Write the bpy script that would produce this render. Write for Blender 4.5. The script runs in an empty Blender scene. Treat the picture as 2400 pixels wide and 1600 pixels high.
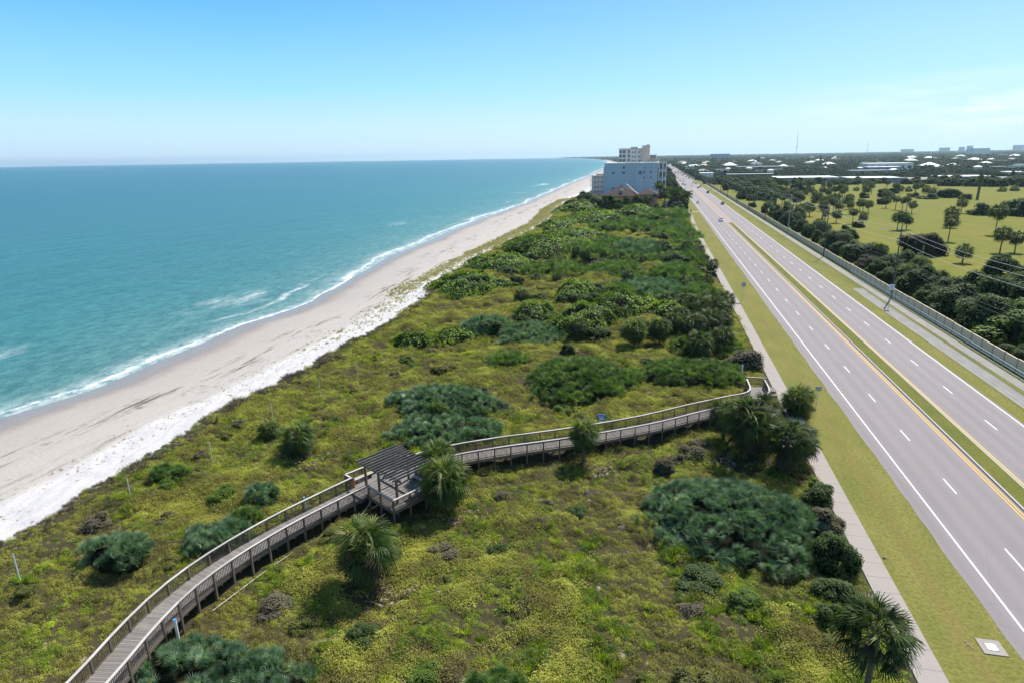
import bpy, math, random
import numpy as np
from mathutils import Matrix, Vector

random.seed(7)
RS = np.random.RandomState(11)
S = bpy.context.scene
COL = S.collection

# ------------------------------------------------------------------ camera
H = 32.344
yaw, pitch, roll = -0.225183, 0.286432, -0.0168471
cy, sy = math.cos(yaw), math.sin(yaw)
fwd = Vector((sy*math.cos(pitch), cy*math.cos(pitch), -math.sin(pitch)))
rt = Vector((cy, -sy, 0)); up = rt.cross(fwd)
r_ = rt*math.cos(roll)+up*math.sin(roll); u_ = -rt*math.sin(roll)+up*math.cos(roll)
cam = bpy.data.cameras.new('camera'); camo = bpy.data.objects.new('camera', cam); COL.objects.link(camo)
camo.matrix_world = Matrix(((r_.x, u_.x, -fwd.x, 0), (r_.y, u_.y, -fwd.y, 0), (r_.z, u_.z, -fwd.z, H), (0, 0, 0, 1)))
cam.sensor_width = 36; cam.lens = 1464.0354/2400*36
cam.clip_start = 0.5; cam.clip_end = 80000
S.camera = camo

# ------------------------------------------------------------------ world, sun, exposure
SUN_EL = math.radians(50); SUN_AZ = math.radians(23)
w = bpy.data.worlds.new('World'); S.world = w; w.use_nodes = True
nt = w.node_tree; nt.nodes.clear()
sky = nt.nodes.new('ShaderNodeTexSky'); sky.sky_type = 'NISHITA'; sky.sun_disc = False
sky.sun_elevation = SUN_EL; sky.sun_rotation = SUN_AZ; sky.altitude = 0
sky.air_density = 1.0; sky.dust_density = 0.6; sky.ozone_density = 2.2
hs = nt.nodes.new('ShaderNodeHueSaturation'); hs.inputs['Saturation'].default_value = 1.18; hs.inputs['Value'].default_value = 1.0
bg = nt.nodes.new('ShaderNodeBackground'); bg.inputs['Strength'].default_value = 0.089
wo = nt.nodes.new('ShaderNodeOutputWorld')
# thin cirrus low in the sky on the sunward side: a property of the sky, laid out by direction
tc = nt.nodes.new('ShaderNodeTexCoord')
mp = nt.nodes.new('ShaderNodeMapping'); mp.inputs['Scale'].default_value = (2.2, 2.2, 16)
cn = nt.nodes.new('ShaderNodeTexNoise'); cn.inputs['Scale'].default_value = 3.4; cn.inputs['Detail'].default_value = 6; cn.inputs['Roughness'].default_value = 0.6
cr = nt.nodes.new('ShaderNodeValToRGB'); cr.color_ramp.elements[0].position = 0.44; cr.color_ramp.elements[1].position = 0.74
sx = nt.nodes.new('ShaderNodeSeparateXYZ')
band = nt.nodes.new('ShaderNodeValToRGB')
be = band.color_ramp.elements
be[0].position = 0.015; be[0].color = (0, 0, 0, 1); be[1].position = 0.045; be[1].color = (1, 1, 1, 1)
e = be.new(0.075); e.color = (.5, .5, .5, 1); e = be.new(0.10); e.color = (0, 0, 0, 1)
side = nt.nodes.new('ShaderNodeMapRange'); side.inputs[1].default_value = 0.15; side.inputs[2].default_value = 0.42
m1 = nt.nodes.new('ShaderNodeMath'); m1.operation = 'MULTIPLY'
m2 = nt.nodes.new('ShaderNodeMath'); m2.operation = 'MULTIPLY'
m3 = nt.nodes.new('ShaderNodeMath'); m3.operation = 'MULTIPLY'; m3.inputs[1].default_value = 0.95
mx = nt.nodes.new('ShaderNodeMixRGB'); mx.inputs['Color2'].default_value = (9.5, 9.8, 10.2, 1)
L = nt.links.new
L(tc.outputs['Generated'], mp.inputs['Vector']); L(mp.outputs[0], cn.inputs['Vector']); L(cn.outputs['Fac'], cr.inputs[0])
L(tc.outputs['Generated'], sx.inputs[0]); L(sx.outputs['Z'], band.inputs[0]); L(sx.outputs['X'], side.inputs[0])
L(cr.outputs[0], m1.inputs[0]); L(band.outputs[0], m1.inputs[1]); L(m1.outputs[0], m2.inputs[0]); L(side.outputs[0], m2.inputs[1])
L(m2.outputs[0], m3.inputs[0]); L(m3.outputs[0], mx.inputs['Fac'])
grd = nt.nodes.new('ShaderNodeValToRGB'); ge = grd.color_ramp.elements
def _c(r, g, b): return (r/12, g/12, b/12, 1)
ge[0].position = 0; ge[0].color = _c(5.3, 6.9, 8.4); ge[1].position = 1; ge[1].color = _c(.22, .9, 2.8)
for p_, c_ in ((.045, _c(4.9, 7.3, 9.0)), (.10, _c(3.0, 6.6, 9.1)), (.19, _c(1.45, 4.8, 8.8)), (.32, _c(.7, 2.4, 5.6)), (.5, _c(.4, 1.5, 4.0))):
    q_ = ge.new(p_); q_.color = c_
gs = nt.nodes.new('ShaderNodeMixRGB'); gs.blend_type = 'MULTIPLY'; gs.inputs['Fac'].default_value = 1; gs.inputs['Color2'].default_value = (12, 12, 12, 1)
sid2 = nt.nodes.new('ShaderNodeMapRange'); sid2.inputs[1].default_value = -.55; sid2.inputs[2].default_value = .55; sid2.inputs[3].default_value = 0; sid2.inputs[4].default_value = .30
wh_ = nt.nodes.new('ShaderNodeMixRGB'); wh_.inputs['Color2'].default_value = (7.2, 8.9, 9.6, 1)
L(sx.outputs['Z'], grd.inputs[0]); L(grd.outputs[0], gs.inputs['Color1']); L(sx.outputs['X'], sid2.inputs[0]); L(sid2.outputs[0], wh_.inputs['Fac']); L(gs.outputs[0], wh_.inputs['Color1'])
sm = nt.nodes.new('ShaderNodeMixRGB'); sm.inputs['Fac'].default_value = .92
L(sky.outputs[0], hs.inputs['Color']); L(hs.outputs[0], sm.inputs['Color1']); L(wh_.outputs[0], sm.inputs['Color2']); L(sm.outputs[0], mx.inputs['Color1']); L(mx.outputs[0], bg.inputs[0]); L(bg.outputs[0], wo.inputs[0])
sl = bpy.data.lights.new('sun', 'SUN'); sl.energy = 5.0; sl.angle = math.radians(0.53); sl.color = (1, 0.955, 0.89)
so = bpy.data.objects.new('sun', sl); COL.objects.link(so)
sd = Vector((math.sin(SUN_AZ)*math.cos(SUN_EL), math.cos(SUN_AZ)*math.cos(SUN_EL), math.sin(SUN_EL)))
so.rotation_euler = sd.to_track_quat('Z', 'Y').to_euler(); so.location = sd*200
S.view_settings.view_transform = 'Standard'; S.view_settings.look = 'None'; S.view_settings.exposure = 0.50; S.view_settings.gamma = 1
S.render.engine = 'CYCLES'
S.cycles.max_bounces = 6; S.cycles.transparent_max_bounces = 6; S.cycles.volume_bounces = 0

# ------------------------------------------------------------------ noise helpers (numpy)
_T = np.random.RandomState(5).rand(256, 256)
def vn(x, y):
    xi = np.floor(x).astype(np.int64); yi = np.floor(y).astype(np.int64); fx = x-xi; fy = y-yi
    fx = fx*fx*(3-2*fx); fy = fy*fy*(3-2*fy)
    a = _T[xi & 255, yi & 255]; b = _T[(xi+1) & 255, yi & 255]; c = _T[xi & 255, (yi+1) & 255]; d = _T[(xi+1) & 255, (yi+1) & 255]
    return (a*(1-fx)+b*fx)*(1-fy)+(c*(1-fx)+d*fx)*fy
def fbm(x, y, o=3):
    s = 0; a = .5
    for k in range(o): s = s+a*vn(x*2**k+17.3*k, y*2**k+9.1*k); a *= .5
    return s/(1-.5**o)
def sstep(a, b, x):
    t = np.clip((x-a)/(b-a), 0, 1); return t*t*(3-2*t)

# ------------------------------------------------------------------ materials
def newmat(name):
    m = bpy.data.materials.new(name); m.use_nodes = True; t = m.node_tree; t.nodes.clear()
    return m, t
def nd(t, typ, **k):
    n = t.nodes.new(typ)
    for a, b in k.items():
        if a in n.inputs: n.inputs[a].default_value = b
        else: setattr(n, a, b)
    return n
def ramp(t, stops):
    r = t.nodes.new('ShaderNodeValToRGB'); e = r.color_ramp.elements
    e[0].position = stops[0][0]; e[0].color = (*stops[0][1], 1); e[1].position = stops[-1][0]; e[1].color = (*stops[-1][1], 1)
    for p, c in stops[1:-1]:
        q = e.new(p); q.color = (*c, 1)
    return r
def noise(t, scale, detail=3, rough=.55, sc3=None):
    g = t.nodes.new('ShaderNodeNewGeometry'); m = t.nodes.new('ShaderNodeMapping')
    if sc3: m.inputs['Scale'].default_value = sc3
    n = t.nodes.new('ShaderNodeTexNoise'); n.inputs['Scale'].default_value = scale; n.inputs['Detail'].default_value = detail; n.inputs['Roughness'].default_value = rough
    t.links.new(g.outputs['Position'], m.inputs[0]); t.links.new(m.outputs[0], n.inputs['Vector'])
    return n
def mix(t, fac, a, b, bt='MIX'):
    m = t.nodes.new('ShaderNodeMixRGB'); m.blend_type = bt
    for s, v in (('Fac', fac), ('Color1', a), ('Color2', b)):
        if hasattr(v, 'links') or hasattr(v, 'is_output'): t.links.new(v, m.inputs[s])
        elif s == 'Fac': m.inputs[s].default_value = v
        else: m.inputs[s].default_value = (*v, 1)
    return m.outputs[0]
def attr(t, name):
    a = t.nodes.new('ShaderNodeAttribute'); a.attribute_name = name; return a.outputs['Fac']
def math_(t, op, a, b=None, c=None):
    m = t.nodes.new('ShaderNodeMath'); m.operation = op
    for i, v in enumerate((a, b, c)):
        if v is None: continue
        if hasattr(v, 'is_output'): t.links.new(v, m.inputs[i])
        else: m.inputs[i].default_value = v
    return m.outputs[0]
def finish(t, col, rough=.8, spec=.3, bump=None, bstr=.3, bdist=.05, metal=0):
    p = t.nodes.new('ShaderNodeBsdfPrincipled'); o = t.nodes.new('ShaderNodeOutputMaterial')
    if hasattr(col, 'is_output'): t.links.new(col, p.inputs['Base Color'])
    else: p.inputs['Base Color'].default_value = (*col, 1)
    if hasattr(rough, 'is_output'): t.links.new(rough, p.inputs['Roughness'])
    else: p.inputs['Roughness'].default_value = rough
    p.inputs['Specular IOR Level'].default_value = spec; p.inputs['Metallic'].default_value = metal
    if bump is not None:
        b = t.nodes.new('ShaderNodeBump'); b.inputs['Strength'].default_value = bstr; b.inputs['Distance'].default_value = bdist
        t.links.new(bump, b.inputs['Height']); t.links.new(b.outputs[0], p.inputs['Normal'])
    t.links.new(p.outputs[0], o.inputs[0]); return p
def plain(name, col, rough=.7, spec=.3, var=.12, scale=1.5, metal=0):
    m, t = newmat(name)
    n = noise(t, scale, 4)
    c = mix(t, n.outputs['Fac'], tuple(v*(1-var) for v in col), tuple(min(1, v*(1+var)) for v in col))
    finish(t, c, rough, spec, metal=metal); return m
def leafmat(name, cols, scale=.25, transl=.3, rough=.55, spec=.25, inst=False, k=.6, tcol=1.3):
    """leaf colour: ramp over a per-leaf random attribute mixed with a slow noise over the ground"""
    m, t = newmat(name)
    n = noise(t, scale, 3, .6)
    n2 = math_(t, 'MULTIPLY_ADD', n.outputs['Fac'], 3.2, -1.1)
    r = attr(t, 'rnd')
    if inst:
        oi = t.nodes.new('ShaderNodeObjectInfo')
        r = math_(t, 'ADD', math_(t, 'MULTIPLY', r, .45), math_(t, 'MULTIPLY', oi.outputs['Random'], .55))
    f = math_(t, 'ADD', math_(t, 'MULTIPLY', n2, k), math_(t, 'MULTIPLY', r, 1-k))
    rp = ramp(t, [(i/(len(cols)-1), c) for i, c in enumerate(cols)]); t.links.new(f, rp.inputs[0])
    p = t.nodes.new('ShaderNodeBsdfPrincipled'); t.links.new(rp.outputs[0], p.inputs['Base Color'])
    p.inputs['Roughness'].default_value = rough; p.inputs['Specular IOR Level'].default_value = spec
    tr = t.nodes.new('ShaderNodeBsdfTranslucent')
    bc = t.nodes.new('ShaderNodeVectorMath'); bc.operation = 'MULTIPLY'; bc.inputs[1].default_value = (tcol*1.1, tcol*1.15, tcol*.5)
    t.links.new(rp.outputs[0], bc.inputs[0]); t.links.new(bc.outputs[0], tr.inputs[0])
    ms = t.nodes.new('ShaderNodeMixShader'); ms.inputs[0].default_value = transl
    o = t.nodes.new('ShaderNodeOutputMaterial')
    t.links.new(p.outputs[0], ms.inputs[1]); t.links.new(tr.outputs[0], ms.inputs[2]); t.links.new(ms.outputs[0], o.inputs[0])
    return m

M = {}
# ---- leaves
M['palm'] = leafmat('palm_leaf', [(.07, .05, .025), (.03, .055, .015), (.06, .11, .022), (.12, .18, .035), (.36, .33, .13)], .5, .32, .5, .22, k=.10)
M['palmfar'] = leafmat('far_palm_leaf', [(.07, .055, .03), (.032, .055, .018), (.055, .095, .026), (.10, .145, .04), (.19, .20, .08)], .5, .22, .55, .15, k=.12)
M['palmopen'] = leafmat('dark_palm_leaf', [(.05, .035, .02), (.018, .035, .010), (.035, .065, .015), (.07, .11, .022), (.20, .19, .07)], .5, .25, .5, .2, k=.10)
M['skirt'] = leafmat('dead_palm_leaf', [(.06, .045, .03), (.10, .075, .05), (.17, .13, .09)], .5, .15, .8, .1, k=.2)
M['saw'] = leafmat('saw_palmetto_leaf', [(.03, .065, .032), (.085, .16, .078), (.17, .275, .14), (.50, .60, .40)], .35, .25, .5, .3, k=.3)
M['sawgreen'] = leafmat('green_palmetto_leaf', [(.03, .065, .02), (.075, .145, .03), (.16, .25, .055), (.40, .46, .18)], .35, .25, .5, .25, k=.4)
M['grape'] = leafmat('sea_grape_leaf', [(.16, .09, .03), (.05, .11, .016), (.11, .20, .02), (.24, .34, .026), (.42, .46, .06)], .12, .3, .55, .22, k=.45)
M['shrub'] = leafmat('dark_shrub_leaf', [(.03, .05, .015), (.05, .085, .022), (.08, .125, .03), (.12, .17, .04)], .4, .25, .6, .15, k=.3)
M['oliveshrub'] = leafmat('olive_shrub_leaf', [(.05, .05, .02), (.10, .11, .03), (.17, .18, .045), (.26, .26, .08)], .5, .25, .65, .12, k=.3)
M['brightshrub'] = leafmat('bright_shrub_leaf', [(.055, .10, .018), (.11, .18, .025), (.19, .26, .04)], .5, .3, .6, .15, k=.3)
M['greyshrub'] = leafmat('grey_twig', [(.06, .05, .03), (.12, .105, .07), (.19, .165, .11), (.11, .13, .05)], .5, .1, .8, .1, k=.3)
M['tree'] = leafmat('tree_leaf', [(.030, .055, .018), (.055, .095, .026), (.09, .145, .034), (.15, .20, .05)], .15, .22, .6, .12, k=.35)
M['redtree'] = leafmat('reddish_tree_leaf', [(.02, .04, .012), (.04, .065, .018), (.10, .06, .03), (.16, .075, .04)], .2, .2, .6, .12, k=.5)
M['blueshrub'] = leafmat('bluish_shrub_leaf', [(.02, .05, .035), (.04, .085, .06), (.07, .12, .085)], .4, .2, .6, .2, k=.3)
M['far'] = leafmat('distant_tree_leaf', [(.032, .050, .020), (.055, .080, .03), (.085, .115, .042), (.14, .165, .065)], .004, .1, .8, .1, inst=True, k=.4)
# ---- ground cover (instanced clumps)
M['gc1'] = leafmat('groundcover_green', [(.13, .08, .03), (.13, .205, .022), (.31, .39, .034), (.56, .62, .075)], .35, .35, .6, .15, inst=True, k=.50, tcol=1.3)
M['gc2'] = leafmat('groundcover_olive', [(.16, .10, .055), (.21, .195, .055), (.39, .395, .068), (.60, .58, .15)], .30, .3, .65, .15, inst=True, k=.5, tcol=1.3)
M['gc3'] = leafmat('groundcover_twig', [(.10, .08, .06), (.175, .15, .115), (.26, .225, .18)], .3, .1, .85, .1, inst=True, k=.3)
M['gc4'] = leafmat('groundcover_dark', [(.045, .065, .018), (.08, .13, .026), (.14, .21, .036), (.25, .31, .06)], .12, .28, .6, .15, inst=True, k=.5)
M['tuft'] = leafmat('beach_grass', [(.24, .215, .11), (.38, .34, .20), (.52, .47, .32)], .1, .3, .7, .1, inst=True, k=.3)
M['core'] = plain('shrub_interior', (.012, .015, .007), 1, .05, .4, 2)  # near-black colour paints the shade in the voids between leaves and fans
M['litter'] = plain('fallen_palm_leaf', (.30, .23, .16), .9, .1, .4, 3)
# ---- wood, concrete, paint
def woodmat(name, a, b):
    m, t = newmat(name); n = noise(t, 2.0, 5, .65)
    c = mix(t, n.outputs['Fac'], a, b); r = attr(t, 'rnd')
    c = mix(t, math_(t, 'MULTIPLY', r, .6), c, tuple(v*.62 for v in a)); finish(t, c, .85, .15); return m
M['deck'] = woodmat('weathered_deck', (.19, .17, .15), (.31, .285, .26))
M['rail'] = woodmat('weathered_rail', (.42, .385, .345), (.62, .58, .54))
M['post'] = woodmat('weathered_post', (.13, .10, .075), (.25, .20, .15))
M['bark'] = plain('palm_trunk', (.13, .105, .08), .95, .05, .35, 4)
M['pole'] = plain('utility_pole', (.10, .09, .075), .9, .1, .2, 2)
M['cpole'] = plain('concrete_pole', (.35, .34, .32), .8, .2)
M['white'] = plain('white_paint', (.80, .80, .78), .5, .4, .05)
M['pvc'] = plain('white_pipe', (.78, .80, .82), .4, .4, .05)
M['steel'] = plain('galvanised_steel', (.45, .50, .52), .4, .5, .1, metal=.3)
M['wire'] = plain('overhead_cable', (.62, .62, .60), .4, .5, .05)
M['wiredark'] = plain('dark_cable', (.08, .08, .08), .6, .3, .05)
M['glass'] = plain('window_glass', (.035, .055, .075), .12, .6, .3, .3)
M['black'] = plain('rubber', (.02, .02, .02), .8, .2)
M['orange'] = plain('orange_stucco', (.62, .27, .15), .85, .2)
M['brownroof'] = plain('brown_tile_roof', (.05, .034, .034), .85, .2, .25, .8)
M['ridge'] = plain('pale_ridge_tile', (.42, .37, .34), .85, .2)
M['blue'] = plain('pale_blue_stucco', (.42, .53, .59), .8, .2, .06, .15)
M['bluelt'] = plain('lighter_blue_stucco', (.46, .575, .635), .8, .2, .06, .2)
M['tan'] = plain('tan_stucco', (.70, .57, .44), .85, .2, .05, .2)
M['cream'] = plain('cream_stucco', (.88, .80, .69), .85, .2, .05, .2)
M['pink'] = plain('pinkish_stucco', (.66, .55, .50), .85, .2, .05, .2)
M['roofwhite'] = plain('white_flat_roof', (.82, .82, .80), .6, .3, .06, .1)
M['roofgrey'] = plain('grey_flat_roof', (.36, .35, .36), .8, .2, .1, .1)
M['wallgrey'] = plain('grey_wall', (.30, .31, .34), .85, .2, .1, .2)
M['teal'] = plain('teal_paint', (.10, .36, .34), .7, .3)
M['red'] = plain('red_paint', (.40, .07, .06), .7, .3)
M['green'] = plain('dark_green_paint', (.05, .12, .09), .6, .3)
M['sigblack'] = plain('black_paint', (.03, .03, .03), .6, .3)
M['signblue'] = plain('sign_blue', (.10, .28, .55), .5, .4, .05)
M['signgrey'] = plain('sign_back', (.38, .39, .40), .5, .4, .05, metal=.2)
M['curb'] = plain('curb_concrete', (.42, .40, .36), .9, .2, .12, 2)
M['yellow'] = plain('yellow_road_paint', (.72, .42, .07), .7, .2, .10, 3)
M['roadwhite'] = plain('white_road_paint', (.70, .70, .70), .7, .2, .10, 3)

# asphalt
m, t = newmat('asphalt'); M['asphalt'] = m
n1 = noise(t, .35, 5, .6, (1, .12, 1)); n2 = noise(t, 9, 2, .7); n3 = noise(t, 1.1, 3, .6, (1, .03, 1))
g = t.nodes.new('ShaderNodeNewGeometry'); sp_ = t.nodes.new('ShaderNodeSeparateXYZ'); t.links.new(g.outputs['Position'], sp_.inputs[0])
c = mix(t, n1.outputs['Fac'], (.222, .196, .188), (.284, .254, .244))
# wheel paths: each 3.65 m lane has two darker bands
wv_ = math_(t, 'COSINE', math_(t, 'MULTIPLY', math_(t, 'ADD', sp_.outputs['X'], -27.4), 3.443))
nn_ = noise(t, .09, 4, .7, (1, .25, 1))
wvm = math_(t, 'MULTIPLY', math_(t, 'MULTIPLY_ADD', wv_, .5, .5), math_(t, 'MULTIPLY', nn_.outputs['Fac'], .7)); c = mix(t, wvm, c, (.168, .150, .153))
ck = t.nodes.new('ShaderNodeTexVoronoi'); ck.feature = 'DISTANCE_TO_EDGE'; ck.inputs['Scale'].default_value = .16; t.links.new(g.outputs['Position'], ck.inputs['Vector'])
ckr = ramp(t, [(0, (1, 1, 1)), (.008, (0, 0, 0))]); t.links.new(ck.outputs['Distance'], ckr.inputs[0]); c = mix(t, math_(t, 'MULTIPLY', ckr.outputs[0], .22), c, (.09, .08, .08))
c = mix(t, math_(t, 'MULTIPLY', n2.outputs['Fac'], .35), c, (.135, .113, .122))
stk = ramp(t, [(.55, (0, 0, 0)), (.75, (1, 1, 1))]); t.links.new(n3.outputs['Fac'], stk.inputs[0])
c = mix(t, math_(t, 'MULTIPLY', stk.outputs[0], .25), c, (.252, .218, .227)); finish(t, c, .75, .2, n2.outputs['Fac'], .15, .01)
# sidewalk
m, t = newmat('sidewalk_concrete'); M['walk'] = m
n1 = noise(t, 1.2, 5, .6); c = mix(t, n1.outputs['Fac'], (.292, .258, .228), (.361, .323, .288)); finish(t, c, .9, .2)
m, t = newmat('pale_concrete'); M['lane'] = m
n1 = noise(t, .8, 5, .65, (1, .35, 1)); c = mix(t, n1.outputs['Fac'], (.17, .165, .145), (.35, .335, .30)); finish(t, c, .9, .2)
# grass
def grassmat(name, a, b, c3_, s1=.35, s2=5):
    m, t = newmat(name)
    n1 = noise(t, s1, 4, .6, (1, .3, 1)); n2 = noise(t, s2, 3, .7)
    c = mix(t, math_(t, 'MULTIPLY_ADD', n1.outputs['Fac'], 2.2, -.6), a, b)
    rp = ramp(t, [(.35, (0, 0, 0)), (.7, (1, 1, 1))]); t.links.new(n2.outputs['Fac'], rp.inputs[0])
    c = mix(t, math_(t, 'MULTIPLY', rp.outputs[0], .55), c, c3_)
    finish(t, c, .95, .1, n2.outputs['Fac'], .8, .08); return m
m, t = newmat('verge_grass'); M['verge'] = m
n1 = noise(t, .35, 4, .6, (1, .3, 1)); n2 = noise(t, 3.2, 4, .7); n3 = noise(t, .3, 3, .6)
c = mix(t, math_(t, 'MULTIPLY_ADD', n1.outputs['Fac'], 2.2, -.6), (.255, .225, .062), (.155, .175, .034))
rp = ramp(t, [(.38, (0, 0, 0)), (.68, (1, 1, 1))]); t.links.new(n2.outputs['Fac'], rp.inputs[0])
c = mix(t, math_(t, 'MULTIPLY', rp.outputs[0], .6), c, (.07, .068, .025))
g = t.nodes.new('ShaderNodeNewGeometry'); sp_ = t.nodes.new('ShaderNodeSeparateXYZ'); t.links.new(g.outputs['Position'], sp_.inputs[0])
dx = math_(t, 'ABSOLUTE', math_(t, 'ADD', math_(t, 'ADD', sp_.outputs['X'], -22.2), math_(t, 'MULTIPLY_ADD', n3.outputs['Fac'], 1.4, -.7)))
tk = ramp(t, [(.0, (1, 1, 1)), (.35, (.5, .5, .5)), (.8, (0, 0, 0))]); t.links.new(dx, tk.inputs[0])
c = mix(t, math_(t, 'MULTIPLY', math_(t, 'MULTIPLY', tk.outputs[0], n2.outputs['Fac']), .75), c, (.20, .13, .05))
finish(t, c, .95, .1, n2.outputs['Fac'], .9, .10)
M['median'] = grassmat('median_grass', (.185, .175, .038), (.115, .14, .026), (.06, .065, .02), .5, 4)
M['meadow'] = grassmat('meadow_grass', (.205, .185, .028), (.135, .165, .016), (.11, .095, .026), .03, .2)
M['woodfloor'] = plain('wooded_ground', (.05, .06, .028), .95, .1, .3, .02)
# dune soil
m, t = newmat('dune_soil'); M['soil'] = m
n1 = noise(t, .12, 4, .6); n2 = noise(t, 1.8, 4, .7); n3 = noise(t, .45, 4, .6)
c = mix(t, n2.outputs['Fac'], (.030, .028, .012), (.085, .072, .038))  # soil tone darkened: shade in the gaps between clumps is put into the colour
rp = ramp(t, [(.66, (0, 0, 0)), (.74, (1, 1, 1))]); t.links.new(n3.outputs['Fac'], rp.inputs[0])
c = mix(t, rp.outputs[0], c, (.40, .32, .235)); finish(t, c, .95, .05, n2.outputs['Fac'], .6, .1)
# beach sand
m, t = newmat('beach_sand'); M['sand'] = m
ds = attr(t, 'ds'); dv = attr(t, 'dv')
nb = noise(t, .06, 4, .6); nf = noise(t, 1.6, 5, .7); nl = noise(t, .25, 6, .72, (1, .35, 1)); ng = noise(t, .9, 5, .75)
dsn = math_(t, 'ADD', ds, math_(t, 'MULTIPLY_ADD', nb.outputs['Fac'], 10, -5))
wet = ramp(t, [(0, (.20, .19, .18)), (.20, (.24, .205, .175)), (.36, (.37, .335, .29)), (1, (.43, .392, .345))])
t.links.new(math_(t, 'MULTIPLY', dsn, 1/24.), wet.inputs[0])
c = mix(t, math_(t, 'MULTIPLY', nf.outputs['Fac'], .45), wet.outputs[0], (.36, .315, .285))
# wrack lines and shell bands
zone = ramp(t, [(.42, (0, 0, 0)), (.52, (1, 1, 1)), (.80, (1, 1, 1)), (.90, (0, 0, 0))]); t.links.new(math_(t, 'MULTIPLY', dsn, 1/30.), zone.inputs[0])
wr = ramp(t, [(.53, (0, 0, 0)), (.68, (1, 1, 1))]); t.links.new(nl.outputs['Fac'], wr.inputs[0])
gr = ramp(t, [(.47, (0, 0, 0)), (.56, (1, 1, 1))]); t.links.new(ng.outputs['Fac'], gr.inputs[0])
fz = math_(t, 'MULTIPLY', math_(t, 'MULTIPLY', zone.outputs[0], wr.outputs[0]), gr.outputs[0])
c = mix(t, math_(t, 'MULTIPLY', fz, .85), c, (.10, .075, .055))
nv = noise(t, .55, 5, .72, (1, .10, 1)); z2 = ramp(t, [(.36, (0, 0, 0)), (.42, (1, 1, 1)), (.47, (1, 1, 1)), (.53, (0, 0, 0))]); t.links.new(math_(t, 'MULTIPLY', math_(t, 'ADD', ds, math_(t, 'MULTIPLY_ADD', nb.outputs['Fac'], 14, -7)), 1/40.), z2.inputs[0])
v2 = ramp(t, [(.54, (0, 0, 0)), (.60, (1, 1, 1))]); t.links.new(nv.outputs['Fac'], v2.inputs[0])
c = mix(t, math_(t, 'MULTIPLY', math_(t, 'MULTIPLY', z2.outputs[0], v2.outputs[0]), .85), c, (.09, .065, .045))
z3 = ramp(t, [(.62, (0, 0, 0)), (.66, (1, 1, 1)), (.68, (1, 1, 1)), (.72, (0, 0, 0))]); t.links.new(math_(t, 'MULTIPLY', math_(t, 'ADD', ds, math_(t, 'MULTIPLY_ADD', nb.outputs['Fac'], 10, -5)), 1/40.), z3.inputs[0])
c = mix(t, math_(t, 'MULTIPLY', math_(t, 'MULTIPLY', z3.outputs[0], v2.outputs[0]), .6), c, (.16, .11, .075))
# pure white sand of the dune foot
dvn = math_(t, 'ADD', dv, math_(t, 'MULTIPLY_ADD', nl.outputs['Fac'], 3.4, -1.7))
wz = ramp(t, [(.0, (1, 1, 1)), (.47, (1, 1, 1)), (.60, (0, 0, 0))]); t.links.new(math_(t, 'MULTIPLY', dvn, 1/20.), wz.inputs[0])
c = mix(t, wz.outputs[0], c, mix(t, nf.outputs['Fac'], (.59, .565, .54), (.49, .465, .44)))
rg = ramp(t, [(.10, (.2, .2, .2)), (.30, (.9, .9, .9))]); t.links.new(math_(t, 'MULTIPLY', dsn, 1/24.), rg.inputs[0])
bmp = math_(t, 'ADD', nf.outputs['Fac'], math_(t, 'MULTIPLY', nl.outputs['Fac'], 2))
finish(t, c, rg.outputs[0], .3, bmp, .5, .22)
# sea
m, t = newmat('sea_water'); M['sea'] = m
ds = attr(t, 'ds')
nb = noise(t, .03, 3, .6, (1, .35, 1)); nw = noise(t, .42, 8, .72, (1.0, .6, 1)); nl = noise(t, .004, 4, .6, (1, .5, 1)); lace = noise(t, .45, 7, .78, (1, .6, 1))
dsn = math_(t, 'ADD', ds, math_(t, 'MULTIPLY_ADD', nb.outputs['Fac'], 26, -13))
cr_ = ramp(t, [(0, (.22, .34, .28)), (.02, (.145, .30, .25)), (.06, (.060, .240, .215)), (.16, (.024, .180, .182)), (.45, (.012, .136, .162)), (1, (.008, .110, .150))])
t.links.new(math_(t, 'MULTIPLY', dsn, 1/700.), cr_.inputs[0])
c = mix(t, math_(t, 'MULTIPLY_ADD', nl.outputs['Fac'], 1.8, -.6), cr_.outputs[0], (.03, .155, .165))
cc = math_(t, 'MULTIPLY_ADD', nw.outputs['Fac'], 2.6, -.92)
c = mix(t, cc, c, (.008, .085, .098))
# foam: swash sheet at the edge, a broken line outside it, a few whitecap patches
edge = math_(t, 'ADD', ds, math_(t, 'MULTIPLY_ADD', nb.outputs['Fac'], 26, -14.5))
f1 = ramp(t, [(0, (.40, .40, .40)), (.12, (.95, .95, .95)), (.19, (.40, .40, .40)), (.42, (.12, .12, .12)), (.80, (0, 0, 0))]); t.links.new(math_(t, 'MULTIPLY', edge, 1/12.), f1.inputs[0])
f2 = ramp(t, [(.44, (0, 0, 0)), (.5, (.9, .9, .9)), (.53, (.6, .6, .6)), (.60, (0, 0, 0))]); t.links.new(math_(t, 'MULTIPLY', edge, 1/22.), f2.inputs[0])
nk = noise(t, .028, 4, .6, (1, .35, 1)); gate = ramp(t, [(.52, (0, 0, 0)), (.62, (.9, .9, .9))]); t.links.new(nk.outputs['Fac'], gate.inputs[0])
f2g = math_(t, 'MULTIPLY', f2.outputs[0], gate.outputs[0])
f3 = ramp(t, [(.02, (0, 0, 0)), (.04, (1, 1, 1)), (.07, (1, 1, 1)), (.10, (0, 0, 0))]); t.links.new(math_(t, 'MULTIPLY', ds, 1/500.), f3.inputs[0])
g3 = ramp(t, [(.60, (0, 0, 0)), (.70, (1, 1, 1))]); t.links.new(nk.outputs['Fac'], g3.inputs[0])
f3g = math_(t, 'MULTIPLY', math_(t, 'MULTIPLY', f3.outputs[0], g3.outputs[0]), .7)
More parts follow.
